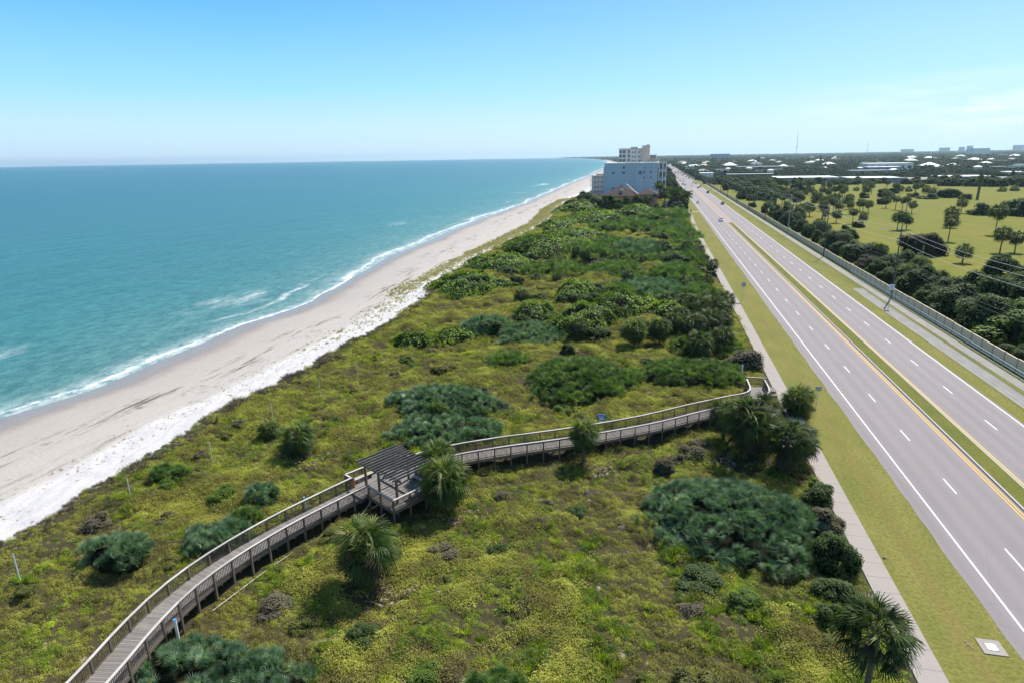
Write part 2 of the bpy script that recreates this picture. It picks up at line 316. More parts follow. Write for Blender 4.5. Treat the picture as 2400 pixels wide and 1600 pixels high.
fo = math_(t, 'MAXIMUM', math_(t, 'MAXIMUM', f1.outputs[0], f2g), f3g)
lr = ramp(t, [(.40, (.05, .05, .05)), (.56, (1, 1, 1))]); t.links.new(lace.outputs['Fac'], lr.inputs[0])
fo2 = math_(t, 'MINIMUM', math_(t, 'MULTIPLY', fo, math_(t, 'ADD', lr.outputs[0], math_(t, 'MULTIPLY', fo, .20))), 1.0)
c = mix(t, fo2, c, (.78, .80, .80))
wv = noise(t, .8, 5, .65, (1.1, .6, 1)); wv2 = noise(t, .09, 3, .5, (1.4, .3, 1))
hb = math_(t, 'ADD', wv.outputs['Fac'], math_(t, 'MULTIPLY', wv2.outputs['Fac'], 3))
P_ = finish(t, c, math_(t, 'MULTIPLY_ADD', fo2, .5, .28), .16, hb, .9, .55)

# ------------------------------------------------------------------ mesh helpers
def link(o, parent=None):
    COL.objects.link(o)
    if parent is not None: o.parent = parent
    return o
def tag(o, label=None, cat=None, group=None, kind=None):
    if label: o['label'] = label
    if cat: o['category'] = cat
    if group: o['group'] = group
    if kind: o['kind'] = kind
    return o
def empty(name, loc=(0, 0, 0), rz=0):
    o = bpy.data.objects.new(name, None); o.location = loc; o.rotation_euler = (0, 0, rz); COL.objects.link(o); return o
def mkmesh(name, V, F, mat, attrs=None, smooth=False):
    V = np.asarray(V, np.float32); F = np.asarray(F, np.int32)
    me = bpy.data.meshes.new(name); me.vertices.add(len(V)); me.vertices.foreach_set('co', V.ravel())
    n, k = F.shape; me.loops.add(n*k); me.loops.foreach_set('vertex_index', F.ravel())
    me.polygons.add(n); me.polygons.foreach_set('loop_start', np.arange(0, n*k, k, dtype=np.int32))
    me.polygons.foreach_set('use_smooth', np.full(n, bool(smooth)))
    for a, v in (attrs or {}).items():
        at = me.attributes.new(a, 'FLOAT', 'POINT'); at.data.foreach_set('value', np.asarray(v, np.float32))
    me.update(calc_edges=True)
    if mat: me.materials.append(mat)
    return me
def obj(name, me, parent=None, loc=None):
    o = bpy.data.objects.new(name, me)
    if loc: o.location = loc
    return link(o, parent)
class MB:
    """collects boxes, beams, prisms as quads of one mesh, with one random value per piece"""
    def __init__(s): s.V = []; s.F = []; s.R = []; s.n = 0
    def quads(s, V, F, r=None):
        V = np.asarray(V, float); s.V.append(V); s.F.append(np.asarray(F)+s.n); s.n += len(V)
        s.R.append(np.full(len(V), random.random() if r is None else r)); return s
    def box(s, x0, x1, y0, y1, z0, z1):
        V = [(x0, y0, z0), (x1, y0, z0), (x1, y1, z0), (x0, y1, z0), (x0, y0, z1), (x1, y0, z1), (x1, y1, z1), (x0, y1, z1)]
        return s.quads(V, [(0, 3, 2, 1), (4, 5, 6, 7), (0, 1, 5, 4), (1, 2, 6, 5), (2, 3, 7, 6), (3, 0, 4, 7)])
    def beam(s, a, b, w, h):
        a = Vector(a); b = Vector(b); d = (b-a).normalized()
        side = d.cross(Vector((0, 0, 1)))
        if side.length < 1e-3: side = Vector((1, 0, 0))
        side.normalize(); u = side.cross(d); P = []
        for p in (a, b):
            for i, j in ((-1, -1), (1, -1), (1, 1), (-1, 1)): P.append(p+side*(w/2*i)+u*(h/2*j))
        return s.quads(P, [(0, 1, 2, 3), (7, 6, 5, 4), (0, 4, 5, 1), (1, 5, 6, 2), (2, 6, 7, 3), (3, 7, 4, 0)])
    def tube(s, pts, rad, n=6):
        rads = rad if hasattr(rad, '__len__') else [rad]*len(pts); V = []; F = []
        for i, p in enumerate(pts):
            p = Vector(p); a = Vector(pts[max(0, i-1)]); b = Vector(pts[min(len(pts)-1, i+1)]); d = (b-a).normalized()
            s1 = d.cross(Vector((0, 1, 0.03)) if abs(d.y) < .9 else Vector((1, 0, 0))).normalized(); s2 = d.cross(s1)
            for k in range(n):
                an = 2*math.pi*k/n; V.append(p+(s1*math.cos(an)+s2*math.sin(an))*rads[i])
        for i in range(len(pts)-1):
            for k in range(n): F.append((i*n+k, i*n+(k+1) % n, (i+1)*n+(k+1) % n, (i+1)*n+k))
        for base in (0, (len(pts)-1)*n):
            for k in range(1, n-2, 2): F.append((base, base+k, base+k+1, base+min(k+2, n-1)))
        return s.quads(V, F)
    def mesh(s, name, mat, smooth=False):
        return mkmesh(name, np.concatenate(s.V), np.concatenate(s.F), mat, {'rnd': np.concatenate(s.R)}, smooth)
    def build(s, name, mat, parent=None, smooth=False): return obj(name, s.mesh(name, mat, smooth), parent)

def rots(n, az=None, tilt=None, spin=None):
    """random rotation matrices: local +z tilted by tilt towards azimuth az, spun about itself"""
    az = RS.rand(n)*2*np.pi if az is None else az; tilt = RS.rand(n)*.8 if tilt is None else tilt; spin = RS.rand(n)*2*np.pi if spin is None else spin
    def rz(a):
        m = np.zeros((n, 3, 3)); m[:, 0, 0] = np.cos(a); m[:, 0, 1] = -np.sin(a); m[:, 1, 0] = np.sin(a); m[:, 1, 1] = np.cos(a); m[:, 2, 2] = 1; return m
    ry = np.zeros((n, 3, 3)); ry[:, 0, 0] = np.cos(tilt); ry[:, 0, 2] = np.sin(tilt); ry[:, 1, 1] = 1; ry[:, 2, 0] = -np.sin(tilt); ry[:, 2, 2] = np.cos(tilt)
    return rz(az) @ ry @ rz(spin)
def rotd(az, el, rollx):
    """local +x points to azimuth az and elevation el, rolled about itself"""
    n = len(az); R = rots(n, az, -np.asarray(el), np.zeros(n)); c_ = np.cos(rollx); s_ = np.sin(rollx)
    X = np.zeros((n, 3, 3)); X[:, 0, 0] = 1; X[:, 1, 1] = c_; X[:, 1, 2] = -s_; X[:, 2, 1] = s_; X[:, 2, 2] = c_
    return R @ X
def stamp(V, F, R, s, T, rnd):
    """copies of proto (V,F) placed by R,s,T merged into arrays"""
    V = np.asarray(V); F = np.asarray(F); n = len(T)
    W = np.einsum('nij,vj->nvi', R, V)*np.asarray(s).reshape(n, 1, 1)+np.asarray(T).reshape(n, 1, 3)
    FF = F[None]+(np.arange(n)*len(V))[:, None, None]
    return W.reshape(-1, 3), FF.reshape(-1, F.shape[1]), np.repeat(rnd, len(V))
LEAF_V = np.array([(-.5, 0, 0), (0, -.32, .06), (.5, 0, 0), (0, .32, .06)]); LEAF_F = np.array([(0, 1, 2, 3)])
ROUND_V = np.array([(-.5, -.2, 0), (-.5, .2, 0), (-.2, .48, .03), (.22, .48, .03), (.5, .2, 0), (.5, -.2, 0), (.22, -.48, .03), (-.2, -.48, .03)])
ROUND_F = np.array([(0, 1, 2, 7), (7, 2, 3, 6), (6, 3, 4, 5)])

# ------------------------------------------------------------------ coast lines
VEG = [(-400, -56), (15, -56), (37, -55.7), (40.4, -55), (46, -55.9), (50.5, -55.2), (66.5, -55.8), (86, -54.2), (101, -53.4), (117, -52.3), (142, -53.2), (157, -57), (201, -57), (262, -54.8), (333, -52.9), (418, -62), (530, -66), (628, -61), (800, -66), (1200, -80), (1882, -110), (3000, -160), (6000, -460), (10000, -1160), (15000, -2600)]
SHO = [(-400, -104), (0, -97), (67, -94.1), (74, -92.7), (81.5, -90.8), (89, -90.5), (110, -90.6), (115.7, -91.5), (124, -92), (134, -90.2), (149, -88.5), (187, -94.8), (226, -99.1), (284, -101.7), (373, -105), (498, -103.8), (787, -114), (1209, -126), (1882, -153), (3000, -200), (6000, -500), (10000, -1200), (15000, -2640)]
def vegx(Y):
    a = np.array(VEG); b = np.interp(Y, a[:, 0], a[:, 1]); return b+(fbm(np.asarray(Y)*.09, np.asarray(Y)*0+3.3)-.5)*2.2
def shox(Y):
    a = np.array(SHO); b = np.interp(Y, a[:, 0], a[:, 1]); return b+(fbm(np.asarray(Y)*.05, np.asarray(Y)*0+7.7)-.5)*3.0
ROWS = np.concatenate([np.linspace(-400, 10, 20)[:-1], np.linspace(10, 130, 241)[:-1], np.linspace(130, 460, 221)[:-1], np.geomspace(460, 15000, 90)])
def dune_z(X, Y):
    """height of the vegetated dune: hummocks that fade out at the beach edge and at the sidewalk"""
    m = sstep(0, 6, X-np.interp(Y, [a for a, b in VEG], [b for a, b in VEG]))*(1-sstep(13.5, 17, X))
    far = sstep(105, 190, Y)
    n1 = fbm(X*.22, Y*.22)-.45; n2 = fbm(X*.07+5, Y*.055+9)-.45; n3 = fbm(X*.75, Y*.75, 2)-.45
    return (n1*1.35+n3*.75+far*(n2*4.6+n1*1.6))*m

def grid(name, XX, YY, ZZ, mat, attrs=None, smooth=True):
    r, c = XX.shape; V = np.stack([XX.ravel(), YY.ravel(), ZZ.ravel()], 1)
    i = np.arange(r*c).reshape(r, c); F = np.stack([i[:-1, :-1].ravel(), i[:-1, 1:].ravel(), i[1:, 1:].ravel(), i[1:, :-1].ravel()], 1)
    return mkmesh(name, V, F, mat, {k: v.ravel() for k, v in (attrs or {}).items()}, smooth)

# beach
vg = vegx(ROWS)[:, None]; sh = shox(ROWS)[:, None]
f = np.concatenate([np.linspace(-.6, 0, 10)[:-1], np.linspace(0, .7, 24)[:-1], np.linspace(.7, 1, 34)])[None]
XX = sh+(vg-sh)*f; YY = np.repeat(ROWS[:, None], XX.shape[1], 1)
prof = np.interp(f, [-.6, 0, .35, .7, .78, 1.0], [-6.0, -4.0, -2.9, -2.1, -1.7, -.02])+0*XX
bn = (fbm(XX*.8, YY*.5, 3)-.5)*.42*sstep(.66, .75, f+0*XX)*(1-sstep(.96, 1, f+0*XX))
tag(obj('beach', grid('beach', XX, YY, prof+bn, M['sand'], {'ds': XX-sh, 'dv': vg-XX})), kind='structure')
# sea
g = np.concatenate([[-14, -10, -6], np.linspace(-4, 60, 60), np.geomspace(62, 13500, 60)])[None]
XX = sh-g; YY = np.repeat(ROWS[:, None], XX.shape[1], 1)
zz = -4.0+.45*(fbm(XX*.05, YY*.018)-.5)*sstep(2, 20, g+0*XX)*(1-sstep(150, 400, g+0*XX))
tag(obj('sea', grid('sea', XX, YY, zz-.05, M['sea'], {'ds': g+0*XX})), kind='structure')
# dune ground and inland ground
xs = np.concatenate([np.linspace(0, 1, 150)])[None]
XX = vg+(17.4-vg)*xs; YY = np.repeat(ROWS[:, None], XX.shape[1], 1)
tag(obj('ground', grid('ground', XX, YY, dune_z(XX, YY), M['soil'])), kind='structure')
xs = np.concatenate([[17.4], np.geomspace(18, 15000, 24)])[None]; XX = xs+0*ROWS[:, None]; YY = np.repeat(ROWS[:, None], XX.shape[1], 1)
tag(obj('inland_ground', grid('inland_ground', XX, YY, -.06+0*XX, M['woodfloor'])), kind='structure')

def sheet(name, x0, x1, y0, y1, z, mat, n=1, wob=None):
    ys = np.linspace(y0, y1, n+1); xl = np.full(n+1, float(x0)); xr = np.full(n+1, float(x1))
    if wob:
        xl = xl+(fbm(ys*.7, ys*0+1)-.5)*wob[0]; xr = xr+(fbm(ys*.7, ys*0+5)-.5)*wob[1]
    V = [(xl[i], ys[i], z) for i in range(n+1)]+[(xr[i], ys[i], z) for i in range(n+1)]
    F = [(i, n+1+i, n+2+i, i+1) for i in range(n)]
    return obj(name, mkmesh(name, V, F, mat))
RY0, RY1 = -100, 6000
tag(sheet('verge', 19.2, 25.2, RY0, 384.6, -.01, M['verge'], 1), kind='structure')
tag(sheet('verge', 19.2, 25.2, 388.6, 640, -.01, M['verge'], 1), kind='structure')
tag(sheet('verge', 44.6, 54.2, RY0, 900, -.012, M['verge'], 1), kind='structure')
tag(sheet('road', 25.0, 45.3, RY0, RY1, .0, M['asphalt'], 2400, (.35, .35)), kind='structure')
# paint: one 'road_marking' object per line set
def strip(mb, x, w, y0, y1, z=.006): mb.quads([(x-w/2, y0, z), (x+w/2, y0, z), (x+w/2, y1, z), (x-w/2, y1, z)], [(0, 1, 2, 3)])
mb = MB(); strip(mb, 26.55, .16, RY0, 2400); strip(mb, 44.95, .16, RY0, 800)
for x, y0 in ((30.15, 175.3+.2), (41.35, 241.4+.2)):
    k = int((y0+100)/12.19)
    for i in range(k): strip(mb, x, .15, y0-12.19*i-3.05, y0-12.19*i)
    for i in range(1, 90): strip(mb, x, .15, y0+12.19*i-3.05, y0+12.19*i)
mb.quads([(33.2, 330, .006), (36.6, 331.2, .006), (36.6, 331.6, .006), (33.2, 330.4, .006)], [(0, 1, 2, 3)])
tag(mb.build('white_lane_paint', M['roadwhite']), kind='structure')
mb = MB()
strip(mb, 34.10, .13, RY0, 700); strip(mb, 34.42, .13, RY0, 318); strip(mb, 37.42, .15, RY0, 700)
tag(mb.build('yellow_lane_paint', M['yellow']), kind='structure')
# reddish turn lane beyond the median
m, t = newmat('turn_lane_asphalt'); n1 = noise(t, .3, 4, .6, (1, .15, 1)); c = mix(t, n1.outputs['Fac'], (.26, .195, .185), (.31, .24, .225)); finish(t, c, .8, .3); M['turn'] = m
tag(sheet('turn_lane', 34.3, 37.2, 326, 660, .003, M['turn']), kind='structure')
# median with curbs
def median(y0, y1):
    V = []; F = []; n = 14
    def ring(hw, z):
        r = []
        for i in range(n): a = math.pi*i/(n-1); r.append((35.92+hw*math.cos(a), y1-1.1+hw*math.sin(a), z))
        r = r+[(35.92-hw, y0, z)]; r = [(35.92+hw, y0, z)]+r; return r
    a = ring(1.16, .0); b = ring(1.14, .14); c_ = ring(.92, .145)
    k = len(a); V = a+b+c_
    for o in (0, k):
        for i in range(k-1): F.append((o+i, o+i+1, o+k+i+1, o+k+i))
    cb = obj('median_curb', mkmesh('median_curb', V, F, M['curb'])); tag(cb, kind='structure')
    V = [(x, y, .12+.04) for x, y, z in ring(.93, 0)]
    me = bpy.data.meshes.new('median_grass'); me.from_pydata([tuple(v) for v in V], [], [tuple(range(len(V)))]); me.materials.append(M['median'])
    tag(obj('median', me), kind='structure')
median(RY0, 323.5); median(691, 706); median(885, 925); median(1100, 1400)
# sidewalks: slabs with joints
def walkslabs(x0, x1, y0, y1, step, z, mat, bend=None):
    mb = MB(); y = y0
    while y < y1:
        dx0 = bend(y) if bend else 0; dx1 = bend(y+step) if bend else 0; g = .012
        V = [(x0+dx0, y+g, z-.12), (x1+dx0, y+g, z-.12), (x1+dx1, y+step-g, z-.12), (x0+dx1, y+step-g, z-.12), (x0+dx0, y+g, z), (x1+dx0, y+g, z), (x1+dx1, y+step-g, z), (x0+dx1, y+step-g, z)]
        mb.quads(V, [(4, 5, 6, 7), (0, 1, 5, 4), (1, 2, 6, 5), (2, 3, 7, 6), (3, 0, 4, 7)]); y += step
    return mb
b = lambda y: (-.45*sstep(120, 260, np.array(float(y))) if y < 300 else -.45+1.3*float(sstep(300, 392, np.array(float(y)))))
tag(walkslabs(17.65, 19.55, -40, 386, 1.9, .03, M['walk'], b).build('sidewalk', M['walk']), kind='structure')
tag(walkslabs(51.2, 53.05, -40, 900, 1.9, .03, M['lane']).build('sidewalk', M['lane']), kind='structure')
tag(sheet('driveway', 18.6, 25.3, 384.4, 388.8, .012, M['walk']), kind='structure')
mb = MB(); mb.quads([(47.7, -60, .008), (50.2, -60, .008), (50.5, 160, .008), (50.8, 166, .008), (48.2, 165.6, .008), (48.0, 150, .008)], [(0, 1, 2, 5), (5, 2, 3, 4)])
tag(mb.build('parking_lane', M['lane']), kind='structure')
tag(sheet('side_street', 45.2, 900, 930, 944, .004, M['asphalt']), kind='structure')
tag(sheet('meadow', 54.5, 430, -60, 742, -.02, M['meadow']), kind='structure')

# ------------------------------------------------------------------ boardwalk
CL = [(-31.3, 13), (-31.5, 18), (-31.95, 24), (-32.6, 28.2), (-32.85, 31.5), (-32.6, 34.5), (-31.9, 37.5), (-31.0, 40.2), (-29.9, 42.9), (-28.3, 46.2), (-26.75, 49.3), (-24.8, 52.5), (-22.5, 55.3), (-20.2, 57.4), (-18.0, 58.9), (-14.8, 60.8), (-11.7, 62.4), (-8.4, 64.2), (-5.0, 66.2), (-.4, 69.2), (2.6, 71.5), (5.6, 74.0), (10.2, 77.5), (12.9, 79.6), (14.3, 81.8), (14.85, 84.5), (14.9, 88.4)]
def catmull(P, n=10):
    P = [Vector((*p, 0)) for p in P]; P = [P[0]*2-P[1]]+P+[P[-1]*2-P[-2]]; o = []
    for i in range(1, len(P)-2):
        for k in range(n):
            t = k/n; a, b_, c_, d = P[i-1:i+3]
            o.append(.5*((2*b_)+(c_-a)*t+(2*a-5*b_+4*c_-d)*t*t+(3*b_-a-3*c_+d)*t**3))
    o.append(P[-2]); return o
path = catmull(CL)
cum = [0.0]
for a, b_ in zip(path, path[1:]): cum.append(cum[-1]+(b_-a).length)
TOT = cum[-1]
xs_ = [p.x for p in path]; ys_ = [p.y for p in path]
def at(s):
    x = np.interp(s, cum, xs_); y = np.interp(s, cum, ys_); x2 = np.interp(min(s+.2, TOT), cum, xs_); y2 = np.interp(min(s+.2, TOT), cum, ys_)
    x1 = np.interp(max(s-.2, 0), cum, xs_); y1 = np.interp(max(s-.2, 0), cum, ys_)
    d = Vector((x2-x1, y2-y1, 0)).normalized(); return Vector((float(x), float(y), 0)), d, Vector((d.y, -d.x, 0))   # right side = towards camera
def dz(s): return 1.5-.75*float(sstep(TOT-12, TOT, np.array(float(s))))
HW = 1.2
bw = empty('boardwalk', (-8, 64, 0)); tag(bw, 'long curving weathered wooden boardwalk with slatted railings crossing the dune to the beach', 'boardwalk')
def P3(v, z): return (v.x+8, v.y-64, z)
mb = MB(); s = 0
while s < TOT-.15:
    p, d, r = at(s); p2, d2, r2 = at(s+.135); z = dz(s)
    V = [P3(p-r*HW, z-.04), P3(p+r*HW, z-.04), P3(p2+r2*HW, z-.04), P3(p2-r2*HW, z-.04), P3(p-r*HW, z), P3(p+r*HW, z), P3(p2+r2*HW, z), P3(p2-r2*HW, z)]
    mb.quads(V, [(4, 5, 6, 7), (0, 3, 2, 1), (0, 1, 5, 4), (1, 2, 6, 5), (2, 3, 7, 6), (3, 0, 4, 7)]); s += .15
mb.build('deck', M['deck'], bw)
# pavilion frame: O junction, u along the walk, v away from it towards the open dune
O = Vector((-25.5, 48.8, 0)); U = Vector((.51, .86, 0)); Vv = Vector((.86, -.51, 0))
def pv(u, v): return O+U*u+Vv*v
# find s where the pavilion gap begins and ends on the near side
def s_of(pt):
    best = min(range(len(path)), key=lambda i: (path[i]-pt).length); return cum[best]
SA = s_of(pv(0, -1.2)); SB = s_of(pv(5.6, -1.1))
def rail_line(side, s0, s1, off=0.0, posts=True):
    """points of one railing: list of (pos, z)"""
    n = max(2, int(round((s1-s0)/1.83))+1); out = []
    for i in range(n):
        s = s0+(s1-s0)*i/(n-1); p, d, r = at(s); out.append((p+r*side*(HW+off), dz(s)))
    return out
def railing(pts, name='railing', parent=bw, org=Vector((-8, 64, 0)), capm='rail', postz=-.4, skip_first=False):
    cap = MB(); bal = MB()
    for (a, za), (b_, zb) in zip(pts, pts[1:]):
        A = a-org; B = b_-org; n = max(1, int((B-A).length/.135))
        cap.beam((A.x, A.y, za+1.09), (B.x, B.y, zb+1.09), .19, .05)
        for h in (.12, .98): bal.beam((A.x, A.y, za+h), (B.x, B.y, zb+h), .045, .09)
        for i in range(n):
            t = (i+.5)/n; q_ = A+(B-A)*t; z = za+(zb-za)*t
            bal.box(q_.x-.02, q_.x+.02, q_.y-.02, q_.y+.02, z+.10, z+1.0)
    r = bal.build(name, M['post'], parent); c_ = cap.build('handrail', M['rail'], r)
    return r
def posts(pts, parent, org=Vector((-8, 64, 0)), w=.075, base=-.5):
    me = None
    for i, (p, z) in enumerate(pts):
        q_ = p-org
        if me is None:
            m_ = MB(); m_.box(-w, w, -w, w, 0, 1); me = m_.mesh('post', M['post'])
        o = obj('post', me, parent); o.location = (q_.x, q_.y, base); o.scale = (1, 1, z+1.06-base)
n1_ = rail_line(1, 0, SA); n2_ = rail_line(1, SB, TOT)
f1_ = rail_line(-1, 0, SA-.3); f2_ = rail_line(-1, SB+.6, TOT-.2)
bay = [f1_[-1], (pv(-.2, -3.6), 1.5), (pv(1.7, -3.55), 1.5), (pv(3.6, -3.5), 1.5), (pv(5.4, -3.35), 1.5), f2_[0]]
far_all = f1_+bay[1:-1]+f2_
R_near1 = railing(n1_); R_near2 = railing(n2_); R_far = railing(far_all)
posts(n1_+n2_, bw); posts(far_all, bw)
# rim joists along both sides, curb board, cross beams under the deck
mb = MB()
for pts in (n1_, n2_, far_all):
    for (a, za), (b_, zb) in zip(pts, pts[1:]):
        A = a-Vector((-8, 64, 0)); B = b_-Vector((-8, 64, 0)); mb.beam((A.x, A.y, za-.18), (B.x, B.y, zb-.18), .06, .26)
for i in range(int(TOT/1.83)):
    p, d, r = at(i*1.83+.4); A = p-r*HW+Vector((8, -64, 0)); B = p+r*HW+Vector((8, -64, 0)); z = dz(i*1.83); mb.beam((A.x, A.y, z-.42), (B.x, B.y, z-.42), .1, .2)
mb.build('joist', M['post'], bw)
# end gate rail at the road
e0 = (Vector((13.8, 89.0, 0)), .75); e1 = (Vector((16.4, 89.1, 0)), .75)
railing([e0, e1]); posts([e0, e1], bw)
mb = MB(); mb.box(21.7+1.4-.2, 26.0-.3, 22.2, 24.6, .30, .36); mb.box(22.9, 25.6, 23.2, 24.8, .55, .6)
mb.build('landing', M['deck'], bw)
# bay floor between the walk and the outward rail
mb = MB()
for i in range(38):
    u = -.2+i*.15; a = pv(u, -3.5); b_ = pv(u, -2.2); c_ = pv(u+.135, -2.2); d = pv(u+.135, -3.5)
    V = [P3(x, z) for z in (1.45, 1.495) for x in (a, b_, c_, d)]
    mb.quads(V, [(4, 5, 6, 7), (0, 1, 5, 4), (1, 2, 6, 5), (2, 3, 7, 6), (3, 0, 4, 7)])
mb.build('deck', M['deck'], bw)

# pavilion
PO = pv(2.8, 1.5); org = Vector((PO.x, PO.y, 0))
pav = empty('pavilion', (PO.x, PO.y, 0)); tag(pav, 'wooden viewing platform with slatted pergola roof halfway along the boardwalk', 'pavilion')
def PV(u, v, z): p = pv(u, v)-org; return (p.x, p.y, z)
mb = MB()
for i in range(37):
    u = i*.15; mb.quads([PV(u, -.02, 1.46), PV(u, 3.95, 1.46), PV(u+.135, 3.95, 1.46), PV(u+.135, -.02, 1.46), PV(u, -.02, 1.505), PV(u, 3.95, 1.505), PV(u+.135, 3.95, 1.505), PV(u+.135, -.02, 1.505)],
             [(4, 5, 6, 7), (0, 3, 2, 1), (0, 1, 5, 4), (1, 2, 6, 5), (2, 3, 7, 6), (3, 0, 4, 7)])
mb.build('deck', M['deck'], pav)
def PR(*uv): return [(pv(u, v), 1.5) for u, v in uv]
pr = PR((0, .1), (0, 2.0), (0, 4.0), (1.9, 4.0), (3.7, 4.0), (5.6, 4.0), (5.6, 2.0), (5.6, .2))
railing(pr, parent=pav, org=org); posts(pr, pav, org=org)
for u, v in ((1.1, -2.0), (1.1, 0.25), (1.1, 3.1), (4.6, -2.0), (4.6, .25), (4.6, 3.1)):
    m_ = MB(); p = PV(u, v, 0); m_.box(p[0]-.1, p[0]+.1, p[1]-.1, p[1]+.1, -.4, 4.0); m_.build('column', M['post'], pav)
for u in (1.1, 4.6):
    m_ = MB(); m_.beam(PV(u, -2.5, 3.95), PV(u, 3.8, 3.95), .09, .26); m_.build('beam', M['post'], pav)
for k in range(13):
    v = -2.25+k*.485; m_ = MB(); m_.beam(PV(.35, v, 4.2), PV(5.3, v, 4.2), .05, .22); m_.build('rafter', M['rail' if 0 else 'deck'], pav)
m_ = MB(); m_.beam(PV(0, 2, 1.25), PV(5.6, 2, 1.25), .1, .25); m_.beam(PV(0, 4, 1.3), PV(5.6, 4, 1.3), .08, .3); m_.beam(PV(0, 0, 1.3), PV(0, 4, 1.3), .08, .3); m_.beam(PV(5.6, 0, 1.3), PV(5.6, 4, 1.3), .08, .3)
m_.build('joist', M['post'], pav)
def bench(u0, v0, u1, v1, label):
    b_ = empty('bench', (pv((u0+u1)/2, (v0+v1)/2).x, pv((u0+u1)/2, (v0+v1)/2).y, 1.5)); tag(b_, label, 'bench', 'benches on the boardwalk')
    og = b_.location.copy(); og.z = 0
    m_ = MB()
    d = (pv(u1, v1)-pv(u0, v0)).normalized(); r = Vector((d.y, -d.x, 0))
    for k in (-1, 0, 1):
        a = pv(u0, v0)+r*k*.16-og; e_ = pv(u1, v1)+r*k*.16-og; m_.beam((a.x, a.y, .45), (e_.x, e_.y, .45), .14, .05)
    m_.build('seat', M['rail'], b_)
    for t in (.12, .88):
        c_ = pv(u0, v0)+(pv(u1, v1)-pv(u0, v0))*t-og; l = MB(); l.beam((c_.x-r.x*.2, c_.y-r.y*.2, .21), (c_.x+r.x*.2, c_.y+r.y*.2, .21), .1, .42); l.build('leg', M['post'], b_)
bench(.3, -3.1, 2.6, -3.1, 'pale sunlit wooden bench in the bay on the sea side of the pavilion')
bench(2.0, 3.4, 4.9, 3.4, 'wooden bench in the shade on the landward side under the pergola')
bench(4.9, .5, 4.9, 3.0, 'short wooden bench across the far end of the pergola platform')
# trash bin with dome lid
p = pv(-.1, -2.7); tb = empty('trash_bin', (p.x, p.y, 1.5)); tag(tb, 'round wooden trash bin with a dark domed lid beside the boardwalk bench', 'trash bin')
m_ = MB()
for k in range(16):
    a = 2*math.pi*k/16; m_.beam((.27*math.cos(a), .27*math.sin(a), 0), (.27*math.cos(a), .27*math.sin(a), .85), .11, .03)
m_.build('body', plain('orange_wood', (.48, .24, .10), .8, .2, .2, 8), tb)
m_ = MB(); m_.tube([(0, 0, .85), (0, 0, .92), (0, 0, 1.05), (0, 0, 1.12)], [.31, .29, .2, .08], 12); m_.build('lid', M['sigblack'], tb)
m_ = MB(); m_.tube([pv(0.1, .3)+Vector((0, 0, 1.1)), pv(-1.2, .7)+Vector((0, 0, .5)), pv(-4, .9)+Vector((0, 0, .35)), Vector((-28.6, 41.6, .3)), Vector((-29.6, 38.5, .3)), Vector((-30.2, 36, .3)), Vector((-30.8, 33, .35))], .04, 6)
tag(m_.build('hose', M['rail']), 'grey hose running along the ground beside the shaded side of the boardwalk', 'hose')

# ------------------------------------------------------------------ ground cover (stuff)
def gn_scatter(name, pts, rot, sc, idx, protos, label=None):
    """one object: points carry rotation, scale and index, a node group instances the leaf clumps on them"""
    me = bpy.data.meshes.new(name); me.vertices.add(len(pts)); me.vertices.foreach_set('co', np.asarray(pts, np.float32).ravel())
    a = me.attributes.new('rot', 'FLOAT_VECTOR', 'POINT'); a.data.foreach_set('vector', np.asarray(rot, np.float32).ravel())
    a = me.attributes.new('scl', 'FLOAT_VECTOR', 'POINT'); a.data.foreach_set('vector', np.asarray(sc, np.float32).ravel())
    a = me.attributes.new('idx', 'INT', 'POINT'); a.data.foreach_set('value', np.asarray(idx, np.int32))
    me.update()
    c_ = bpy.data.collections.new(name+'_kinds')
    for i, pm in enumerate(protos):
        c_.objects.link(bpy.data.objects.new('%s_%02d' % (pm.name, i), pm))
    ng = bpy.data.node_groups.new(name, 'GeometryNodeTree')
    ng.interface.new_socket('Geometry', in_out='INPUT', socket_type='NodeSocketGeometry'); ng.interface.new_socket('Geometry', in_out='OUTPUT', socket_type='NodeSocketGeometry')
    N = ng.nodes.new; i_ = N('NodeGroupInput'); o_ = N('NodeGroupOutput'); mp_ = N('GeometryNodeMeshToPoints'); ip = N('GeometryNodeInstanceOnPoints'); ci = N('GeometryNodeCollectionInfo')
    ci.inputs['Collection'].default_value = c_; ci.inputs['Separate Children'].default_value = True; ci.inputs['Reset Children'].default_value = True
    def na(n, ty): q_ = N('GeometryNodeInputNamedAttribute'); q_.data_type = ty; q_.inputs['Name'].default_value = n; return q_.outputs['Attribute']
    k = ng.links.new; k(i_.outputs[0], mp_.inputs['Mesh']); k(mp_.outputs[0], ip.inputs['Points']); k(ci.outputs[0], ip.inputs['Instance']); ip.inputs['Pick Instance'].default_value = True
    k(na('idx', 'INT'), ip.inputs['Instance Index'])
    er = N('FunctionNodeEulerToRotation'); k(na('rot', 'FLOAT_VECTOR'), er.inputs[0]); k(er.outputs[0], ip.inputs['Rotation'])
    k(na('scl', 'FLOAT_VECTOR'), ip.inputs['Scale']); k(ip.outputs[0], o_.inputs[0])
    o = obj(name, me); md = o.modifiers.new('scatter', 'NODES'); md.node_group = ng
    tag(o, kind='stuff'); return o
